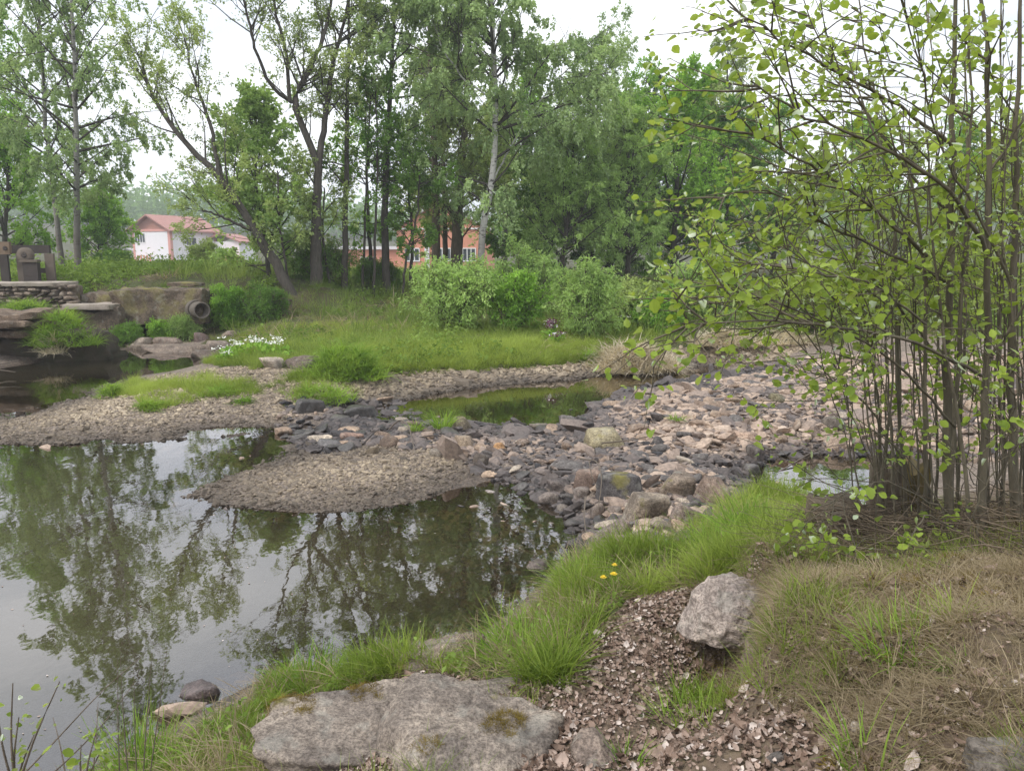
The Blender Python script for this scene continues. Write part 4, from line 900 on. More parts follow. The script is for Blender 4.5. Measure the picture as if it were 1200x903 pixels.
tree('alder_tree', 'slender dark trunk right of the big forked alder', [(403,362),(405,250),(408,100),(410,-40)], 28, .13, 'slim', 'leaf_alder', 'bark_dark', 5, scale=1.15, share=1.0, dens=1.3)
tree('alder_tree', 'straight dark trunk midway between the forked alder and the white birch', [(453,348),(450,250),(455,150),(460,60),(465,-70)], 29, .16, 'slim', 'leaf_birch', 'bark_dark', 6, scale=1.4, share=1.1, dens=1.5)
tree('poplar_tree', 'brown trunk in front of the salmon house, left of two', [(511,330),(511,220),(505,100),(500,-40)], 33, .2, 'birch', 'leaf_birch', 'bark_brown', 7, scale=1.1, dens=1.1)
tree('poplar_tree', 'stout brown trunk at the right corner of the salmon house', [(535,328),(536,240),(545,150),(550,20)], 34, .3, 'willow', 'leaf_alder', 'bark_brown', 8, scale=.9)
tree('birch_tree', 'white-barked birch with a bent pale trunk before the green wall of trees', [(560,326),(566,260),(578,210),(581,150),(580,90),(576,20),(574,-90)], 29, .135, 'birch', 'leaf_birch', 'bark_birch', 9, scale=1.9, dens=2.2, forks=[([(576,215),(610,150),(650,95),(690,60)], .035, .6, [0, .5, .8, 1]), ([(581,120),(545,95),(520,60),(500,10)], .035, .6, [0, -.4, -.6, -1])])
for k, (lab, px, Y_, r, lm) in enumerate([('thin young stem between the dark trunks, left one', [(424,352),(428,260),(432,150),(436,90)], 28.5, .05, 'leaf_dark'), ('thin young stem between the dark trunks, right one', [(438,352),(440,270),(443,180),(440,100)], 28.2, .055, 'leaf_dark'),
        ('thin bent stem left of the salmon house window', [(470,345),(476,300),(490,250),(492,190)], 28.5, .05, 'leaf_dark'), ('thin stem leaning against the foot of the big forked alder', [(392,362),(384,320),(378,280),(380,220)], 28, .05, 'leaf_alder'), ('thin stem beside the foot of the leaning alder', [(343,362),(335,310),(328,270),(325,200)], 26.5, .05, 'leaf_alder')]):
    tree('young_tree', lab, px, Y_, r, 'ash', lm, 'bark_dark', 30 + k, scale=.75, share=.55)
tree('ash_tree', 'bushy pale green ash in front of the leaning alder', [(318,350),(312,290),(300,220),(295,140)], 28, .1, 'round', 'leaf_willow', 'bark_dark', 40, scale=.78, dens=1.1)
tree('ash_tree', 'bushy young ash between the dark trunks, thick low crown', [(440,352),(432,280),(430,200),(428,120)], 30, .09, 'ash', 'leaf_green', 'bark_dark', 41, scale=.9, dens=.9)
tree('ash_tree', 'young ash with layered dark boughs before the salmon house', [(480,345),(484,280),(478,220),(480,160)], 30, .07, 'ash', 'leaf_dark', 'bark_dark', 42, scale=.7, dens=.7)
tree('ash_tree', 'broad green tree with dense crown between the brown trunks and the white birch', [(520,340),(522,280),(520,200),(518,90)], 35, .14, 'round', 'leaf_alder', 'bark_brown', 43, scale=.85, dens=1.1)
tree('maple_tree', 'bright green bushy tree at the left edge of the picture', [(8,330),(5,290),(8,230),(12,165)], 36, .15, 'round', 'leaf_green', 'bark_dark', 44, scale=.8)
tree('maple_tree', 'tall leafy tree rising out of the left edge behind the birches', [(-28,330),(-30,250),(-22,120),(-18,-20)], 38, .18, 'round', 'leaf_green', 'bark_dark', 45, scale=1.0)
tree('maple_tree', 'small green tree behind the two birches, beside the hill', [(112,316),(116,300),(118,270),(120,245)], 42, .1, 'round', 'leaf_green', 'bark_dark', 46, scale=.6)
tree('willow_tree', 'round-topped alder on the right, tallest of the dense green wall', [(690,350),(692,280),(690,180),(692,72)], 34, .2, 'willow', 'leaf_birch', 'bark_dark', 50, scale=1.15, dens=1.5)
tree('willow_tree', 'feathery pale willow low in the dense green wall', [(655,350),(660,300),(668,240),(672,165)], 31, .12, 'willow', 'leaf_willow', 'bark_dark', 51, scale=.78, dens=1.2)
tree('willow_tree', 'yellowish feathery willow right of the round-topped alder', [(735,348),(736,290),(735,220),(738,150)], 32, .13, 'willow', 'leaf_willow', 'bark_dark', 52, scale=.8, dens=1.2)
tree('maple_tree', 'deep green maple with broad leaf sprays in the dense wall', [(790,345),(790,280),(795,200),(800,115)], 34, .18, 'round', 'leaf_green', 'bark_dark', 53, scale=1.0, dens=1.2)
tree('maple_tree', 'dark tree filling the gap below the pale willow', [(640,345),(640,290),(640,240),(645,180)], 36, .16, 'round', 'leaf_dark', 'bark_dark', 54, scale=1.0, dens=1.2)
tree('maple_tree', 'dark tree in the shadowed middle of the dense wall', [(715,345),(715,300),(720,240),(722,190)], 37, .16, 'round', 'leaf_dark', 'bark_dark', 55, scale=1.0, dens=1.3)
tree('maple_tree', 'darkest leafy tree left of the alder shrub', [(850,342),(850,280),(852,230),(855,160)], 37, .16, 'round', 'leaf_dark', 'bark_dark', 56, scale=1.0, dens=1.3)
tree('fir_tree', 'spruce tip showing above the green wall right of the round-topped alder', [(765,345),(765,250),(766,150),(768,78)], 46, .2, 'fir', 'conifer', 'bark_dark', 57, scale=1.3)
tree('birch_tree', 'grey feathery tree top standing clear above the right trees', [(855,345),(853,250),(852,150),(853,50)], 44, .18, 'birch', 'leaf_alder', 'bark_dark', 58, scale=1.5, dens=1.4)
bgspots = [(590,150,44,'leaf_alder'),(620,110,48,'leaf_green'),(735,120,46,'leaf_green'),(815,130,47,'leaf_alder'),(905,150,40,'leaf_green'),(950,185,38,'leaf_yellow'),(1005,170,42,'leaf_green'),(1060,180,40,'leaf_yellow'),(1120,160,44,'leaf_green'),(1180,170,40,'leaf_yellow'),(1250,150,42,'leaf_green')]
bglab = ['pale tree far back behind the white birch', 'green tree far back right of the white birch', 'green tree far back behind the yellowish willow', 'grey-green tree far back below the spruce tip', 'green tree far back above the left branches of the shrub', 'yellow-green tree far back behind the left branches of the shrub', 'green tree far back left of the shrub stems', 'yellow-green tree far back just left of the main shrub stems', 'green tree far back seen between the main shrub stems', 'yellow-green tree far back behind the right shrub stems', 'green tree far back at the right edge behind the shrub']
src = None; srcs = []
for k, (px, py, Y_, lm) in enumerate(bgspots):
    b0 = P(px, 320, Y_); b0[2] = Hs(b0[0], b0[1]) - .05; top = P(px, py, Y_)[2]
    if k < 3:
        root = thing('background_tree', bglab[k], 'tree', b0, 0, 'trees far back behind the bank')
        grow([(np.array([b0, b0 * .5 + .5 * np.array([b0[0] + .3, b0[1], top]), [b0[0], b0[1], top]]), .2, .03, 1)], 'round', lm, 'bark_dark', 70 + k, root, 1.15, dens=1.1); srcs.append((root, top - b0[2]))
    else:
        s0, h0 = srcs[k % 3]; root = s0.copy(); COL.objects.link(root); root.location = b0; root.rotation_euler = (0, 0, 1.3 * k); root.scale = [(top - b0[2]) / h0] * 3; root['label'] = bglab[k]
        for ch in s0.children:
            c2_ = ch.copy(); COL.objects.link(c2_); c2_.parent = root
            if ch.name.startswith('crown'): c2_.material_slots[0].link = 'OBJECT'; c2_.material_slots[0].material = M[lm]
# bushes on the far bank
def bush(name, label, px, py, w, top, spec, lm, seed, n=7, Y_=None, dens=1.0, tilt=.5, ls=.1, asp=.4):
    b0 = g(px, py) if Y_ is None else P(px, py, Y_)
    q = np.random.default_rng(seed); b0[2] = Hs(b0[0], b0[1]); dist = b0[1]; hw = w / F * dist / 2; hh = (py - top) / F * dist
    root = thing(name, label, 'bush', b0, 0, 'bushes along the far bank'); tr = []
    for k in range(n):
        an = q.uniform(0, 6.28); rr = hw * q.uniform(.15, .8); tip = b0 + [rr * math.cos(an), rr * math.sin(an) * .8, hh * q.uniform(.65, 1.0) * (1 - .3 * rr / hw)]
        st = b0 + [.25 * rr * math.cos(an), .25 * rr * math.sin(an), -.05]; tr.append((np.array([st, st * .45 + tip * .55 + [0, 0, .15 * hh], tip]), .02, .006, 1))
    return grow(tr, spec, lm, 'bark_brown', seed, root, 1, 5, dens, dict(n=13, t0=.05, L=hw * .8, cone=.5, a0=.75, a1=.25, n2=5, n3=3, lp=6, ls=ls, asp=asp, ll=3))
bush('willow_bush', 'broad round willow bush before the salmon house', 532, 386, 135, 316, 'willow', 'leaf_willow', 101, 9)
bush('willow_bush', 'willow bush right of the broad round one, below the white birch', 598, 386, 90, 324, 'willow', 'leaf_green', 102, 7)
bush('willow_tree', 'small willow with dark forked stems and a spreading crown', 622, 372, 90, 278, 'willow', 'leaf_willow', 103, 7)
bush('willow_bush', 'pale spiky willow bush beside the pink flowers', 685, 394, 110, 306, 'willow', 'leaf_willow', 104, 9, asp=.35)
bush('willow_bush', 'grey-green bush under the yellowish willow', 742, 380, 70, 330, 'willow', 'leaf_alder', 105, 7)
bush('willow_bush', 'broad pale willow bush behind the left twigs of the alder shrub', 825, 378, 100, 292, 'willow', 'leaf_willow', 106, 9)
bush('willow_bush', 'low bush at the left of the shrub twigs on the far bank', 775, 388, 60, 345, 'willow', 'leaf_green', 107, 6)
bush('willow_bush', 'green bush behind the shrub stems on the far bank, right side', 960, 390, 120, 320, 'round', 'leaf_yellow', 108, 8)
bush('willow_bush', 'green bush at the far right bank behind the shrub stems', 1120, 385, 140, 300, 'round', 'leaf_yellow', 109, 8)
bush('terrace_bush', 'small round dark bush on the terrace left of the house front', 138, 322, 34, 302, 'round', 'leaf_dark', 110, 5, 34)
bush('terrace_bush', 'leafy bush under the leaning alder crown on the terrace', 240, 330, 40, 292, 'round', 'leaf_alder', 111, 5, 34)
bush('terrace_bush', 'pale flowering bush over the wall edge above the drain pipe', 240, 345, 50, 330, 'round', 'leaf_willow', 112, 6, 23.6, ls=.07)
bush('ivy_bush', 'green ivy hanging over the wall right of the drain pipe', 268, 385, 46, 335, 'round', 'leaf_green', 113, 8, 23.2, ls=.08)
bush('terrace_bush', 'low green bush trailing over the top of the concrete wall', 190, 348, 40, 336, 'round', 'leaf_green', 114, 6, 22.6, ls=.07)
bush('ivy_bush', 'leafy weeds spilling over the left end of the concrete wall', 140, 346, 36, 333, 'round', 'leaf_green', 121, 6, 22.5, ls=.06)
bush('ivy_bush', 'weeds growing along the top of the concrete wall beside the pipe', 214, 350, 44, 333, 'round', 'leaf_willow', 122, 6, 22.5, ls=.06)
bush('ivy_bush', 'dark ivy on the face of the rubble wall at the left edge', 30, 366, 70, 344, 'round', 'leaf_dark', 123, 7, 22.3, ls=.06)
bush('ivy_bush', 'green weeds at the foot of the concrete wall above the rock slabs', 150, 396, 40, 378, 'round', 'leaf_dark', 124, 6, 22.2, ls=.06)
bush('ivy_bush', 'weeds between the rubble wall and the broken concrete lump', 88, 352, 26, 332, 'round', 'leaf_green', 125, 5, 22.9, ls=.06)
bush('ivy_bush', 'ivy covering the low dark wall left of the leaning alder', 305, 384, 60, 348, 'round', 'leaf_dark', 126, 8, 23.4, ls=.07)
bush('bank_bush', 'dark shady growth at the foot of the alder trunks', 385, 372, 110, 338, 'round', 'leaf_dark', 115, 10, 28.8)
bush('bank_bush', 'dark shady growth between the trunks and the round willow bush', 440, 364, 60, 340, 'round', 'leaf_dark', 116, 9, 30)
# the wooded hill far behind
hv = []; q = np.random.default_rng(5)
n = 5200; hx = q.uniform(-260, 260, n); hy = 230 + q.uniform(0, 60, n); hz = 6 + np.where(hx < -20, np.clip((-20 - hx) / 60, 0, 1) * 10, np.clip((hx - 0) / 70, 0, 1) * 10) * (1 - .0 * hy) * q.uniform(.5, 1.1, n) + q.uniform(0, 7, n)
hp = np.stack([hx, hy, hz], -1)
big = np.repeat(hp, 9, 0) + q.normal(0, 2.2, (n * 9, 3)) * [1, 1, .9]
V, Fq, t = leaf_cards(big, 1.9, q, .5); tag(mk('far_woods', V, Fq, M['leaf_dark'], tint=np.clip(t + .2, 0, 1), smooth=False), kind='stuff')

# ------------------------------------------------------------------ ground cover
def tufts(name, p, lo, hi, T, tint=None, tilt=.15):
    s = rng.uniform(lo, hi, len(p)); ti = clump(p, .5, 12) if tint is None else tint
    return scatter(name, p, spin(len(p), tilt), s[:, None] * np.array([1, 1, 1]), ti, T)
p = field(8500, -20, 16, 13, 40, Z_MEADOW, zmin=.12, zmax=1.6); s = np.clip(.55 + .35 * fbm(p * .5, 3, 2), .2, 1.2) * np.clip((p[:, 2] - .1) / .3, .35, 1)
scatter('grass', p, spin(len(p), .12), s[:, None] * np.array([1, 1, .8]), clump(p, .35, 13), T_mead)
p = field(1500, -9, 5, 13, 26, [(430,408),(560,403),(700,400),(694,424),(520,432),(440,436),(380,438)], zmin=.15); scatter('grass', p, spin(len(p), .15), rng.uniform(.5, .95, len(p))[:, None] * np.array([1.4, 1.4, 1]), np.clip(clump(p, .8, 44) + .2, 0, 1), T_lush)
p = field(2600, -9, 4, 14, 22, Z_MEADOW, zmin=.2); scatter('grass', p, spin(len(p), .15), rng.uniform(.5, 1.0, len(p))[:, None] * np.array([1, 1, 1]), clump(p, .6, 14), T_lush)
p = field(5200, -34, 6, 23.5, 60, zmin=1.0, zmax=2.3); s = .5 + .35 * fbm(p * .4, 3, 2) + .006 * p[:, 1]
scatter('grass', p, spin(len(p), .12), s[:, None] * np.array([1.2, 1.2, .8]), np.clip(clump(p, .3, 15) + .15, 0, 1), T_mead)
p = field(1500, -30, 0, 24, 48, zmin=1.4, zmax=2.3, dens=lambda p: fbm(p * .5, 2, 77) > .15); scatter('tall_weeds', p, spin(len(p), .1), rng.uniform(.8, 1.6, len(p))[:, None] * np.array([1, 1, 1]), clump(p, .4, 16), T_weed)
p = field(1300, -14, 16, 15, 32, Z_MEADOW, zmin=.3, dens=lambda p: fbm(p * .6, 2, 78) > .1); scatter('meadow_weeds', p, spin(len(p), .1), rng.uniform(.5, 1.1, len(p))[:, None] * np.array([1, 1, 1]), clump(p, .5, 17), T_weed)
p = field(420, -12, 16, 19, 30, Z_MEADOW, zmin=.3, dens=lambda p: fbm(p * .7, 2, 99) > .15); scatter('tall_grass', p, spin(len(p), .12), rng.uniform(1.0, 1.9, len(p))[:, None] * np.array([.8, .8, 1]), clump(p, .5, 33), T_mead)
p = field(420, -12, 16, 18, 30, Z_MEADOW, zmin=.3, dens=lambda p: fbm(p * .5, 2, 79) > .3); scatter('dry_stalks', p, spin(len(p), .2), rng.uniform(3, 6, len(p))[:, None] * np.array([1, 1, 1]), rng.uniform(.5, 1, len(p)), T_dry)
p = field(1500, -12, 1, 9, 18, *Z_BARGRASS, zmin=.06, dens=lambda p: .25 + .9 * (fbm(p * 1.3, 2, 80) > 0)); scatter('grass', p, spin(len(p), .2), rng.uniform(.35, .8, len(p))[:, None] * np.array([1, 1, 1]), clump(p, .9, 18), T_lush)
p = field(3600, -4, 4, 1.4, 9.5, Z_BANK, zmin=.02, dens=lambda p: np.clip(.42 + 1.5 * fbm(p * 2.2, 2, 82), .03, 1)); s = np.clip(.6 + .6 * fbm(p * 2.0, 3, 81) + rng.normal(0, .15, len(p)), .2, 1.35); s = s * np.where(p[:, 0] < -.95, .55, 1)
scatter('grass', p, spin(len(p), .2), s[:, None] * np.array([.85, .85, .85]), clump(p, 2.0, 19), T_lush)
p = field(260, -4, 4, 1.4, 9.5, Z_BANK, zmin=.08); scatter('bank_weeds', p, spin(len(p), .2), rng.uniform(.18, .4, len(p))[:, None] * np.array([1, 1, 1]), clump(p, 1, 51), T_weed)
p = field(1500, -4, 4, 1.4, 9.5, Z_BANK, zmin=.05); scatter('dry_grass', p, spin(len(p), .4), rng.uniform(.6, 1.6, len(p))[:, None] * np.array([1, 1, 1]), rng.uniform(.2, 1, len(p)), T_dry)
p = field(520, -2, 4.5, 1.2, 6, Z_LITTER, zmin=.3, dens=lambda p: (fbm(p * 1.6, 2, 83) > .22) & ~zone(p, [(560,960),(620,820),(700,735),(745,700),(800,688),(806,800),(800,960)])); scatter('grass', p, spin(len(p), .3), rng.uniform(.25, .6, len(p))[:, None] * np.array([1, 1, 1]), clump(p, 1.2, 20), T_lush)
MOUND = lambda p: p[:, 0] > .85 + .06 * p[:, 1]
p = field(13000, .3, 5.5, 1.2, 6.5, Z_LITTER, zmin=.6, extra=MOUND, dens=lambda p: np.clip(.6 + .9 * fbm(p * 1.9, 2, 84), .25, 1)); scatter('dry_grass', p, spin(len(p), .4), rng.uniform(.3, .62, len(p))[:, None] * np.array([1.2, 1.2, .75]), clump(p, 1.5, 21) * .75 + rng.uniform(0, .3, len(p)), T_dry)
p = field(46000, -1.6, 5.5, 1.1, 7, Z_LITTER, zmin=.2, dens=lambda p: np.clip(.75 + .9 * fbm(p * 1.5, 2, 85), .35, 1)); s = np.exp(rng.normal(math.log(.02), .4, len(p))) * (1 - .25 * MOUND(p)); p[:, 2] += rng.uniform(.002, .016, len(p))
scatter('leaf_litter', p, spin(len(p), .5), s[:, None] * np.array([1, 1, 1]), np.clip(rng.normal(.52, .28, len(p)), 0, 1), T_dead)
p = field(9000, -1.2, 1.35, 1.2, 5.2, Z_LITTER, zmin=.3); p[:, 2] += rng.uniform(.002, .014, len(p))
scatter('leaf_litter', p, spin(len(p), .45), np.exp(rng.normal(math.log(.021), .4, len(p)))[:, None] * np.array([1, 1, 1]), np.clip(rng.normal(.5, .27, len(p)), 0, 1), T_dead)
p = field(700, -3.5, 4, 1.5, 8, Z_BANK, zmin=.1); scatter('leaf_litter', p, spin(len(p), .5), rng.uniform(.02, .04, len(p))[:, None] * np.array([1, 1, 1]), np.clip(rng.normal(.6, .25, len(p)), 0, 1), T_dead)

p = field(700, .9, 5, 1.6, 6, Z_LITTER, zmin=.7, extra=MOUND, dens=lambda p: fbm(p * 1.3, 2, 120) > 0); scatter('grass', p, spin(len(p), .4), rng.uniform(.2, .45, len(p))[:, None] * np.array([1, 1, 1]), rng.uniform(0, .8, len(p)), T_lush)

# single grass clumps one can point to
def clump_obj(name, label, px, py, n, L, w, spread, seed, m='grass_clump', lean=.35, droop=.5, cat='grass', z=None, seg=3, off=(0, 0, 0), grp='grass clumps'):
    p = g(px, py, z); V, Fq, t = blades(n, L, w, spread, lean, seed, seg, droop)
    r = np.hypot(V[:, 0], V[:, 1]); o = mk(name, V, Fq, M[m], tint=np.clip(t + .3 * fbm(V * 3, 2, seed), 0, 1)); o.location = p + np.array(off) - [0, 0, .02]; return tag(o, label, cat, grp)
def dome(name, label, px, py, wpx, hpx, n, seed, m='grass_clump', w=.014, L=.38, cat='grass', Y_=None):
    p = g(px, py) if Y_ is None else P(px, py, Y_); dist = p[1]; hw = wpx / F * dist / 2; hh = hpx / F * dist; ps = []
    q = np.random.default_rng(seed)
    for k in range(n):
        a, r = q.uniform(0, 6.28), math.sqrt(q.uniform(0, 1)); V, Fq, t = blades(14, L, w, .07, .55, seed * 100 + k, 3, .8)
        ps.append((V + [hw * .9 * r * math.cos(a), hw * .7 * r * math.sin(a), max(0, hh * (1 - r * r) - L * .45)], Fq))
    V, Fs = join(ps); o = mk(name, V, Fs, M[m], tint=np.clip(.5 + .4 * fbm(V * 2.5, 3, seed) + q.normal(0, .15, len(V)), 0, 1)); o.location = p - [0, 0, .03]; return tag(o, label, cat, 'grass clumps')
dome('grass_clump', 'round lush dome of grass on the far bank behind the boulders', 405, 440, 108, 48, 130, 3, w=.018, L=.5)
dome('grass_clump', 'drooping grass tuft at the edge of the gravel above the black rocks', 375, 466, 90, 24, 70, 4, L=.3)
dome('grass_clump', 'leafy grass clump at the left end of the gravel bar by the water', 133, 464, 38, 22, 40, 5, L=.22)
dome('grass_clump', 'small bright grass clump in front on the gravel bar', 175, 478, 42, 18, 40, 6, L=.2)
dome('grass_clump', 'low grass clump in the middle of the gravel bar', 262, 462, 60, 16, 40, 7, L=.2)
dome('grass_clump', 'dull green grass clump at the right of the gravel bar', 285, 472, 20, 14, 18, 8, L=.2)
dome('hanging_grass', 'big grass tuft hanging over the dark bank at the far left', 76, 402, 84, 46, 130, 9, Y_=18.9, L=.5, w=.018)
dome('hanging_grass', 'pale withered grass hanging over the dark bank below the green tuft', 64, 412, 24, 30, 22, 10, m='straw', Y_=18.5, L=.5)
dome('grass_clump', 'green growth at the foot of the rubble wall on the left bank', 30, 372, 100, 26, 80, 11, Y_=21.8, L=.4, w=.016)
dome('reed_clump', 'pale dry reed clump at the end of the far grass strip', 738, 430, 130, 34, 300, 12, m='straw', w=.022, L=.6, cat='reeds')
dome('reed_clump', 'dry reed patch on the far bank behind the left shrub twigs', 850, 402, 90, 22, 110, 13, m='straw', w=.022, L=.5, cat='reeds')
dome('reed_clump', 'dry reed patch on the far bank behind the shrub stems', 920, 399, 90, 18, 90, 14, m='straw', w=.022, L=.5, cat='reeds')
dome('grass_clump', 'dark green plant left of the pale dry reed clump', 690, 424, 26, 22, 24, 15, L=.35)
clump_obj('grass_tuft', 'tall grass tuft growing among the stones by the middle pool', 520, 505, 130, .40, .011, .13, 31, lean=.35, off=(0, -.15, .12))
clump_obj('grass_tuft', 'small grass tuft left of the taller one by the middle pool', 490, 507, 60, .26, .010, .08, 32, off=(0, -.15, .1))
clump_obj('grass_tuft', 'tiny green tuft alone on the pinkish stony bar', 793, 497, 50, .16, .014, .1, 33, lean=.7, off=(0, 0, .09))
clump_obj('grass_clump', 'long arching grass clump in front of the right pool', 885, 632, 420, .5, .009, .22, 34, lean=.4, droop=.7)
clump_obj('grass_clump', 'long grass clump right of the rock pile, beside the arching one', 840, 652, 300, .42, .008, .2, 35, lean=.45, droop=.7)
clump_obj('grass_clump', 'thick grass clump with dandelions on the near bank', 690, 690, 360, .36, .007, .2, 36, lean=.4, droop=.6)
clump_obj('grass_clump', 'grass clump by the water behind the big flat boulder', 365, 806, 260, .26, .006, .24, 37, lean=.3)
clump_obj('grass_clump', 'thick grass on the bank right of the pale slab at the water edge', 610, 768, 300, .3, .006, .2, 38, lean=.45)
clump_obj('grass_clump', 'grass standing at the near edge of the right pool', 990, 610, 160, .4, .009, .16, 39, lean=.3)
clump_obj('rush_clump', 'yellow-green rush clump in the lower left corner with tall stalks', 165, 905, 260, .34, .005, .16, 40, lean=.3, droop=.3)
clump_obj('grass_clump', 'grass clump at the left foot of the big flat boulder', 262, 880, 260, .22, .006, .2, 41, lean=.6, droop=.8)
clump_obj('grass_tuft', 'thin grass tuft under the dark hollow of the jutting rock', 815, 845, 90, .2, .004, .14, 42, lean=.5)
clump_obj('grass_tuft', 'dark green tuft in the leaf litter at the bottom edge', 737, 893, 50, .16, .005, .05, 43)
clump_obj('grass_tuft', 'long-bladed bright tuft at the bottom edge of the mound', 1010, 893, 50, .24, .006, .06, 44)
clump_obj('grass_tuft', 'green grass patch on the mound under the shrub', 1065, 760, 160, .2, .005, .16, 45)
clump_obj('grass_tuft', 'dark tuft of green blades at the right of the mound', 1135, 782, 60, .12, .005, .06, 46, lean=.7)

# ------------------------------------------------------------------ alder shrub on the right
def leafshape(p, size, q, up, axis):
    n = len(p); ax = unit(q.normal(size=(n, 3)) * [1, 1, .5] + axis * .6 + [0, 0, -.15]); nr = unit(q.normal(size=(n, 3)) * .75 + np.array([0, 0, up])); s_ = unit(np.cross(nr, ax)); nr = np.cross(ax, s_)
    L = (size * np.clip(q.lognormal(-.18, .35, n), .3, 1.5))[:, None]; fo = q.uniform(.03, .22, n)[:, None]; cu = q.uniform(-.2, .45, n)[:, None]
    def v(x, y, z): return p + ax * L * x + s_ * L * y + nr * L * (z * fo - cu * x * x)
    V = np.stack([v(0, 0, 0), v(.28, .31, 1), v(.64, .37, 1), v(.97, .10, .5), v(.97, -.10, .5), v(.64, -.37, 1), v(.28, -.31, 1), v(.32, 0, 0), v(.68, 0, 0)], 1).reshape(-1, 3)
    b0 = np.arange(n)[:, None] * 9
    T3 = np.concatenate([b0 + np.array(f) for f in ((0, 7, 1), (0, 6, 7), (8, 4, 3))]); Q4 = np.concatenate([b0 + np.array(f) for f in ((7, 8, 2, 1), (6, 5, 8, 7))]); T3b = np.concatenate([b0 + np.array(f) for f in ((8, 3, 2), (8, 5, 4))])
    return V, [np.concatenate([T3, T3b]), Q4], np.repeat(np.clip(q.normal(.5, .27, n), 0, 1), 9)
q = np.random.default_rng(77)
sb = g(1110, 640); sb[2] = 1.0
shrub = thing('alder_shrub', 'many-stemmed alder shrub with fresh round leaves on the right mound', 'shrub', sb)
stems = [([(1108,660),(1110,500),(1113,280),(1117,120),(1122,-60)], 4.7, .046, 0), ([(1148,665),(1154,450),(1160,250),(1158,100),(1150,-60)], 4.5, .04, 0), ([(1186,660),(1184,420),(1190,200),(1197,-40)], 4.6, .042, .1),
  ([(1062,645),(1052,450),(1052,330),(1040,200),(1015,60),(1000,-40)], 5.0, .022, .2), ([(1085,640),(1085,420),(1083,285),(1062,180),(1030,60)], 4.6, .024, 0), ([(1158,180),(1140,90),(1132,-30)], 4.5, .024, 0), ([(1120,650),(1128,450),(1135,250),(1130,0)], 5.1, .02, .3),
  ([(1040,640),(1030,480),(1015,380),(1000,300)], 4.9, .014, 0), ([(1140,660),(1128,520),(1105,380),(1090,250),(1085,100)], 4.4, .02, 0), ([(1205,660),(1215,400),(1222,200),(1230,-40)], 4.3, .035, 0), ([(1240,660),(1250,400),(1262,100)], 4.6, .04, 0), ([(1172,655),(1170,420),(1175,180),(1172,-40)], 5.3, .022, .2),
  ([(1010,628),(1000,520),(985,430),(965,370)], 4.9, .011, 0), ([(1095,650),(1098,450),(1102,300),(1095,120),(1085,-30)], 5.4, .018, .2)]
for k in range(30):
    x = q.uniform(1020, 1235); l = q.normal(0, 22); stems.append(([(x, 650), (x + l * .5 + q.normal(0, 6), 460), (x + l + q.normal(0, 12), 280), (x + 1.6 * l, q.uniform(60, 230))], q.uniform(4.4, 5.6), q.uniform(.007, .014), 0))
for k in range(34):
    x = q.uniform(1000, 1240); l = q.normal(-14, 34); y1 = q.uniform(250, 540); stems.append(([(x, 655), (x + l * .4 + q.normal(0, 8), 655 - (655 - y1) * .4), (x + l + q.normal(0, 10), 655 - (655 - y1) * .75), (x + 1.7 * l, y1)], q.uniform(4.2, 5.4), q.uniform(.004, .008), q.uniform(-.4, .4)))
arms = [([(1156,300),(1120,225),(1060,185),(1000,158),(930,128),(880,95)], 4.5, .02, -.5), ([(1086,300),(1040,255),(985,215),(920,180),(870,140)], 4.6, .018, -.5), ([(1150,440),(1090,405),(1010,385),(940,378),(870,376),(800,380)], 4.4, .017, -.6), ([(1115,170),(1050,120),(980,85),(910,45),(855,8)], 4.7, .018, -.4),
  ([(1108,330),(1030,290),(960,262),(900,215),(840,235)], 4.6, .016, -.3), ([(1120,500),(1060,430),(980,380),(900,350),(835,335)], 4.5, .014, -.5), ([(1100,420),(1040,340),(980,290),(900,262),(850,265)], 4.9, .014, .1), ([(1113,250),(1060,200),(1010,120),(960,50),(935,-20)], 4.8, .015, 0), ([(1060,540),(1010,470),(960,410),(900,330),(860,300)], 4.8, .012, 0),
  ([(1184,330),(1150,260),(1100,170),(1070,60),(1050,-20)], 4.4, .013, -.2), ([(1160,420),(1220,330),(1290,260)], 4.3, .014, -.2), ([(1160,200),(1220,110),(1280,40)], 4.5, .014, 0), ([(1085,380),(1020,330),(950,318),(880,310)], 4.3, .012, -.4), ([(1170,560),(1190,470),(1215,420),(1260,400)], 4.0, .010, -.3), ([(1110,600),(1040,560),(985,580),(950,600)], 4.3, .009, -.2), ([(1120,620),(1085,600),(1060,640),(1040,680)], 4.0, .007, -.2), ([(1150,640),(1140,600),(1170,540),(1190,500)], 3.9, .008, -.1), ([(1130,640),(1110,655),(1090,690)], 4.0, .006, -.2)]
allp, leaves = [], []
def add_shrub(px, Y_, r, dd, arm):
    Y_ -= .38
    n = len(px); pts = np.array([P(a, b_, Y_ + dd * (k / (n - 1)) * (1.5 if arm else 1)) for k, (a, b_) in enumerate(px)])
    if not arm: pts[0, 2] = Hs(pts[0, 0], pts[0, 1]) - .05
    T = smooth_line(pts, 16); T[1:-1] += q.normal(0, .006, (14, 3)); return T
twr, tw_r = [], []
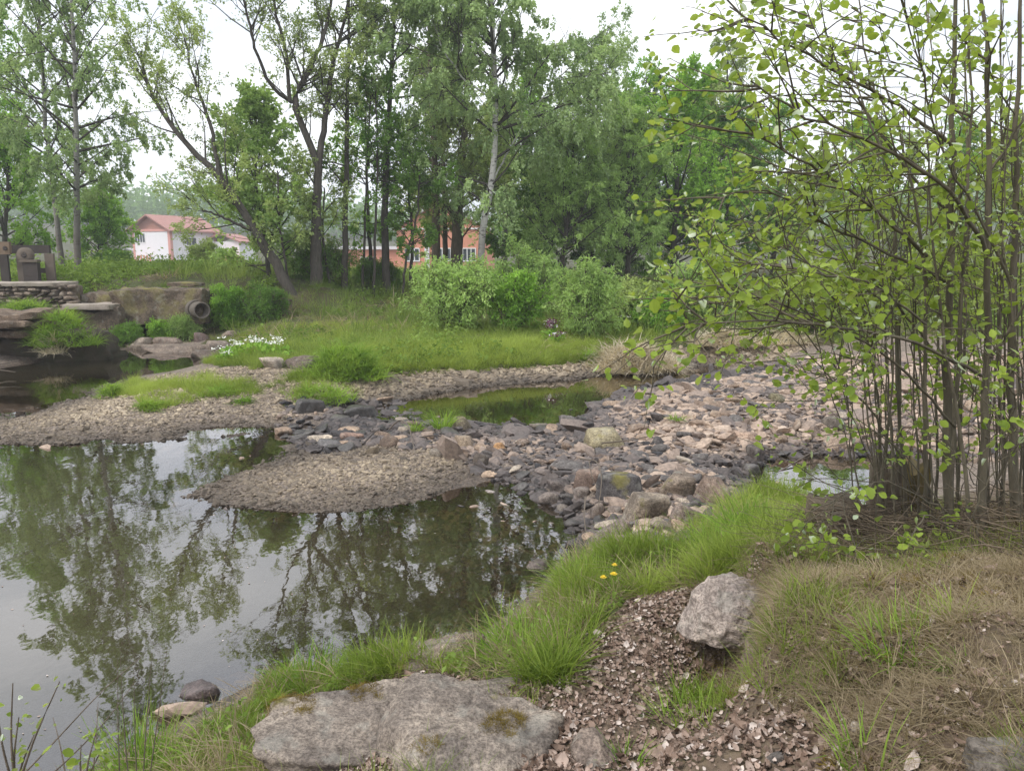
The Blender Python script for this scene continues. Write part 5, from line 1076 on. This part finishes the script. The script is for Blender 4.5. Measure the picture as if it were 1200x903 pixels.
for i, (px, Y_, r, dd) in enumerate(stems + arms):
    arm = i >= len(stems); T = add_shrub(px, Y_, r, dd, arm)
    r *= .62; V, Fq = tubes(T[None], r, max(.003, r * .3), 8 if r > .015 else 5); part('stem' if not arm else 'branch', V, Fq, M['bark_shrub'], shrub)
    Lc = np.linalg.norm(np.diff(T, axis=0), axis=1).sum()
    nb = int((8.0 if arm else 1.5) * Lc) + 1
    _, t, st, d = spawn(T[None], nb, (.3 if len(px) > 4 else .45) if arm else .5, 1, .85, q, .4); L = (q.uniform(.25, .75, nb) if arm else q.uniform(.2, .6, nb)) * (1.1 - .45 * t)
    d[:, 0] -= .25
    b1 = shoots(st, d, L, 5, .12, .08, q); twr.append(tubes(b1, np.minimum(.0065, r * .5), .002, 4)); leaves.append(leafing(b1, 6.4, None, q))
    _, t2, st2, d2 = spawn(b1, 2, .3, 1, .8, q, .4); b2 = shoots(st2, d2, q.uniform(.12, .3, len(st2)), 3, 0, .1, q); twr.append(tubes(b2, .003, .0015, 3)); leaves.append(leafing(b2, 6.2, None, q))
V, Fs = join(twr); part('twigs', V, Fs, M['bark_shrub'], shrub)['kind'] = 'stuff'
lp = np.concatenate([l[0] for l in leaves]); la = np.concatenate([l[1] for l in leaves])
V, Fs, t = leafshape(lp, .042, q, .8, la); part('foliage', V, Fs, M['leaf_shrub'], shrub, tint=t)

# ------------------------------------------------------------------ stumps, sticks, stalks, flowers
def stump(px, py, wpx, hpx, Y_, label, seed, m):
    p = P(px, py, Y_); r = wpx / F * Y_ / 2; hgt = hpx / F * Y_; qq = np.random.default_rng(seed); n, k = 36, 14
    an = np.arange(n) * 2 * np.pi / n; zz = np.linspace(-.15, hgt, k); rows = []
    for z in zz:
        fl = 1 + .5 * np.exp(-(z + .1) / .12); rr = r * fl * (1 + .10 * np.sin(an * 5 + seed) + .06 * np.sin(an * 11 + seed * 2 + z * 4)); top = .05 * np.sin(an * 3 + seed) if z > hgt * .97 else 0
        rows.append(np.stack([rr * np.cos(an), rr * np.sin(an), 0 * an + z + top], -1))
    V = np.concatenate(rows + [[[0, 0, hgt - .03]]]); i = np.arange(n); j = (i + 1) % n
    V = V + (.02 * fbm(V * [14, 14, 5], 4, seed))[:, None]
    Q = np.concatenate([np.stack([a_ * n + i, a_ * n + j, (a_ + 1) * n + j, (a_ + 1) * n + i], -1) for a_ in range(k - 1)]); Tp = np.stack([(k - 1) * n + i, (k - 1) * n + j, 0 * i + k * n], -1)
    o = mk('tree_stump', V, [Q, Tp], M[m]); o.location = (p[0], p[1], Hs(p[0], p[1])); return tag(o, label, 'stump')
stump(1030, 640, 34, 80, 5.2, 'dark rotten stump left of the shrub stems beside the right pool', 3, 'bark_brown')
stump(1062, 640, 36, 74, 5.4, 'mossy brown stump among the shrub stems, right of the dark one', 4, 'moss_bark')
stump(978, 650, 66, 44, 4.7, 'low broad grey stump left of the shrub above the grass', 5, 'bark_brown')
def stick(name, pts, r, label, m='timber_grey', cat='stick', forks=()):
    T = [tubes(smooth_line(pts, 14)[None], r, r * .35, 5)] + [tubes(smooth_line(f, 8)[None], r * .6, r * .25, 4) for f in forks]
    V, Fq = join(T); c0_ = np.asarray(pts[0]); o = mk(name, V - c0_, Fq, M[m]); o.location = c0_; return tag(o, label, cat)
def gz(px, py, dz): p = g(px, py); p[2] += dz; return p
stick('dry_stick', [gz(456, 507, .05), gz(468, 506, .22), gz(480, 516, .2), gz(487, 536, .03)], .014, 'pale bent stick arching over the gravel spit')
stick('dry_stick', [gz(425, 524, .04), gz(440, 515, .12), gz(452, 507, .1)], .013, 'dark stick lying at the left end of the pale bent one', 'timber_dark')
stick('dry_stick', [gz(528, 521, .1), gz(505, 520, .12), gz(482, 521, .08)], .014, 'dark straight stick on the stones below the small grass tuft', 'timber_dark')
stick('dry_stick', [gz(680, 557, .2), gz(700, 572, .3), gz(706, 590, .28), gz(700, 612, .1)], .011, 'pale forked stick hanging over the rock pile', forks=[[gz(690, 566, .25), gz(693, 580, .2), gz(700, 592, .15)]])
stick('dry_stick', [gz(686, 605, .2), gz(684, 620, .15), gz(688, 640, .03)], .01, 'short pale stick standing at the water edge of the rock pile')
stick('dry_stick', [gz(705, 528, .1), gz(740, 526, .12), gz(772, 519, .12)], .012, 'thin long stick lying in front of the mossy boulder')
stick('driftwood', [at(-60, 434, .1), at(-20, 431, .2), at(22, 422, .3)], .03, 'bleached driftwood branch at the left edge of the dark water', forks=[[at(-20, 431, .2), at(5, 434, .12), at(18, 436, .1)], [at(-30, 431, .18), at(-8, 424, .3), at(4, 418, .35)]])
stick('dry_stick', [gz(905, 560, .03), gz(960, 536, .14), gz(1015, 534, .2)], .012, 'thin stick lying across the far edge of the right pool')
for k, (x0, x1, y1, Y_, lab) in enumerate([(140, 138, 772, 2.9, 'leftmost upright dry stalk above the corner rushes'), (150, 141, 768, 2.95, 'thin dry stalk just right of the leftmost upright one'), (160, 157, 785, 3.0, 'short upright stalk in the middle of the corner rushes'), (168, 178, 765, 3.0, 'tall stalk leaning right out of the corner rushes'), (176, 196, 758, 3.05, 'tallest stalk leaning far right out of the corner rushes')]):
    stick('dry_stalk', [P(x0, 905, Y_), P((x0 + x1) / 2 - 1, 840, Y_), P(x1, y1, Y_)], .0028, lab, cat='stalk')
for k, (pp, lab) in enumerate([([(15, 920), (70, 862), (118, 810), (170, 765)], 'long thin twig crossing diagonally in front of the still water'), ([(35, 930), (90, 880), (130, 838), (158, 798)], 'second diagonal twig below the long one in the lower left corner'), ([(78, 915), (70, 870), (62, 840)], 'short dark upright twig left of the corner rushes'), ([(108, 915), (113, 860), (115, 822)], 'upright dark twig between the sapling and the rushes')]):
    stick('dry_twig', [P(x, y, 2.5 + .1 * k + .1 * i) for i, (x, y) in enumerate(pp)], .0035, lab, 'bark_brown', 'twig')
qs = np.random.default_rng(9)
def sapling(px, py, Y_, tips, label, seed, nl):
    qq = np.random.default_rng(seed); b0 = P(px, py, Y_); root = thing('sapling', label, 'sapling', b0); ls = []; tb = []
    for (x, y) in tips:
        T = smooth_line([b0, P((px + x) / 2 - 4, (py + y) / 2, Y_ + .02), P(x, y, Y_ + .05)], 10); tb.append(tubes(T[None], .005, .0018, 5)); ls.append(leafing(T[None], nl, None, qq))
    V, Fq = join(tb); part('stem', V, Fq, M['bark_brown'], root)
    lp_ = np.concatenate([l[0] for l in ls]); V, Fs, t = leafshape(lp_, .032, qq, .8, np.concatenate([l[1] for l in ls])); part('foliage', V, Fs, M['leaf_shrub'], root, tint=t)
sapling(18, 930, 2.35, [(70, 798), (15, 800), (22, 840), (-5, 820), (40, 860)], 'leafy twig sapling in the lower left corner over the water', 61, 9)
sapling(100, 930, 2.6, [(112, 860), (95, 872), (118, 880)], 'tiny leafy sprout left of the corner rushes', 62, 12)
sapling(905, 800, 3.3, [(897, 735), (905, 728), (915, 750), (890, 742)], 'small yellow-green sprout on the mound beside the jutting rock', 63, 8)
sapling(1030, 830, 3.0, [(1018, 745), (1040, 730), (1060, 720)], 'bare dark twig with few leaves in the middle of the mound', 64, 2)
def flower(px, py, label, m, r, cat, petals=14, hgt=.22):
    p = g(px, py); root = thing('flower', label, cat, p); V, Fq = tubes(np.array([[[0, 0, 0], [.01, 0, hgt / 2], [0, -.01, hgt]]]), .002, .0015, 4); mk('stem', V, Fq, M['grass_clump'], root, tint=[.5] * len(V))
    an = np.arange(petals * 2) * np.pi / petals; V = [(0, -.01, hgt)]
    for ring_, (rr, z) in enumerate(((r, hgt + .004), (r * .6, hgt + .012))):
        for k in range(petals): a_ = 2 * np.pi * (k + .5 * ring_) / petals; V += [(rr * math.cos(a_ - .14), rr * math.sin(a_ - .14) - .01, z), (rr * math.cos(a_ + .14), rr * math.sin(a_ + .14) - .01, z)]
    mk('bloom', V, np.array([(0, 1 + 2 * k, 2 + 2 * k) for k in range(petals * 2)]), M[m], root, smooth=False)
flower(719, 700, 'yellow dandelion in the near grass, upper one of three', 'dandelion', .018, 'dandelion'); flower(718, 708, 'yellow dandelion in the near grass, brightest of three', 'dandelion', .022, 'dandelion', hgt=.2); flower(706, 712, 'yellow dandelion in the near grass, leftmost of three', 'dandelion', .02, 'dandelion', hgt=.2)
def bloomy(name, px, py, wpx, hpx, label, m, n, size, seed, cat='flowers'):
    qq = np.random.default_rng(seed); p = g(px, py); w_ = wpx / F * p[1] / 2; h_ = hpx / F * p[1]; root = thing(name, label, cat, p)
    V, Fq, t = leafy(70, h_ * .8, .16, w_, seed); mk('leaves', V, Fq, M['leaf_green'], root, tint=t)
    hp_ = np.stack([qq.normal(0, w_ * .5, n), qq.normal(0, w_ * .4, n), h_ * qq.uniform(.6, 1.05, n)], -1); cl = np.repeat(hp_, 12, 0) + qq.normal(0, size, (n * 12, 3)) * [1, 1, .25]
    V, Fq, t = leaf_cards(cl, size * .9, qq, 1.5, None, .9, 0); mk('blossom', V, Fq, M[m], root, tint=t)
bloomy('white_umbels', 322, 418, 40, 24, 'white flower heads in front of the lush dome of grass', 'white_petal', 9, .05, 71); bloomy('white_umbels', 290, 416, 50, 22, 'white flower heads at the left end of the far grass', 'white_petal', 12, .055, 72); bloomy('white_umbels', 266, 424, 22, 18, 'small white flower clump nearest the far left water', 'white_petal', 6, .045, 73)
bloomy('pink_flowers', 645, 398, 14, 22, 'pink flowering plant at the foot of the pale spiky willow', 'purple', 16, .06, 74); bloomy('pink_flowers', 652, 402, 16, 12, 'lower pink flowering plant beside the taller one', 'purple', 9, .06, 75)
bloomy('white_umbels', 872, 640, 14, 26, 'pale seed head in the long arching grass', 'white_petal', 4, .022, 76); bloomy('white_umbels', 722, 384, 18, 14, 'pale shrub blossom behind the dry reed clump', 'white_petal', 6, .06, 77)
scatter('moss', BIG_MOSS, spin(len(BIG_MOSS), .5), rng.uniform(.1, .22, len(BIG_MOSS))[:, None] * np.array([1, 1, .8]), rng.uniform(.1, .8, len(BIG_MOSS)), tuft_objs('moss', M['moss'], [(40, .12, .012, .12, .9, 93, 1, .3)]))
p = field(160, -5, 1.5, 2.5, 12, zmin=-.7, zmax=-.05); p[:, 2] = .003
scatter('floating_leaves', p, np.stack([rng.normal(0, .08, len(p)), rng.normal(0, .08, len(p)), rng.uniform(0, 6, len(p))], -1), rng.uniform(.008, .022, len(p))[:, None] * np.array([1, 1, .3]), rng.uniform(.2, 1, len(p)), T_dead)
# dead twigs and straw under the shrub
n = 1500; tx = rng.normal(2.2, .75, n); ty = rng.normal(4.1, .45, n); tx = np.maximum(tx, 1.7 + np.abs(rng.normal(0, .3, n))); tz = H(tx, ty) + rng.uniform(.0, .05, n) + (rng.uniform(0, 1, n) < .3) * rng.uniform(0, .22, n); az = rng.uniform(0, 6.28, n); ln = rng.uniform(.12, .6, n)
d = np.stack([np.cos(az), np.sin(az), rng.normal(0, .12, n)], -1); st = np.stack([tx, ty, tz], -1)
V, Fq = tubes(np.stack([st, st + d * ln[:, None] * .5 + rng.normal(0, .02, (n, 3)), st + d * ln[:, None]], 1), rng.uniform(.0015, .0045, n), .001, 4); tag(mk('dead_twigs', V, Fq, M['twig'], tint=np.repeat(rng.uniform(0, 1, n), 12)), kind='stuff')
p = field(1500, .9, 5, 1.3, 6.5, Z_LITTER, zmin=.6); scatter('straw_litter', p, np.stack([rng.normal(0, .9, len(p)), rng.normal(0, .9, len(p)), rng.uniform(0, 6, len(p))], -1), rng.uniform(.4, 1.0, len(p))[:, None] * np.array([1, 1, 1]), rng.uniform(.0, 1, len(p)), T_dry)
p = field(2200, .9, 4.6, 1.3, 5.5, Z_LITTER, zmin=.6, dens=lambda p: fbm(p * 1.5, 2, 90) > .05); scatter('moss', p, spin(len(p), .6), rng.uniform(.15, .35, len(p))[:, None] * np.array([1, 1, .5]), clump(p, 2, 22), tuft_objs('moss', M['moss'], [(40, .12, .012, .12, .9, 91, 1, .3), (40, .1, .014, .14, 1.0, 92, 1, .3)]))

# ------------------------------------------------------------------ air
hz_ = mk('haze', *box((-430, -75, -60), (430, 530, 45)), None, smooth=False)
m_, t_ = mat('haze'); b_h = NB(t_); pv = b_h.n('ShaderNodeVolumePrincipled', {'Color': (.93, .96, 1, 1), 'Density': .0014, 'Anisotropy': .2})
oh = t_.nodes.new('ShaderNodeOutputMaterial'); t_.links.new(pv.outputs[0], oh.inputs['Volume']); hz_.data.materials.append(m_); tag(hz_, kind='stuff')
S.cycles.volume_bounces = 0; S.cycles.volume_step_rate = 4
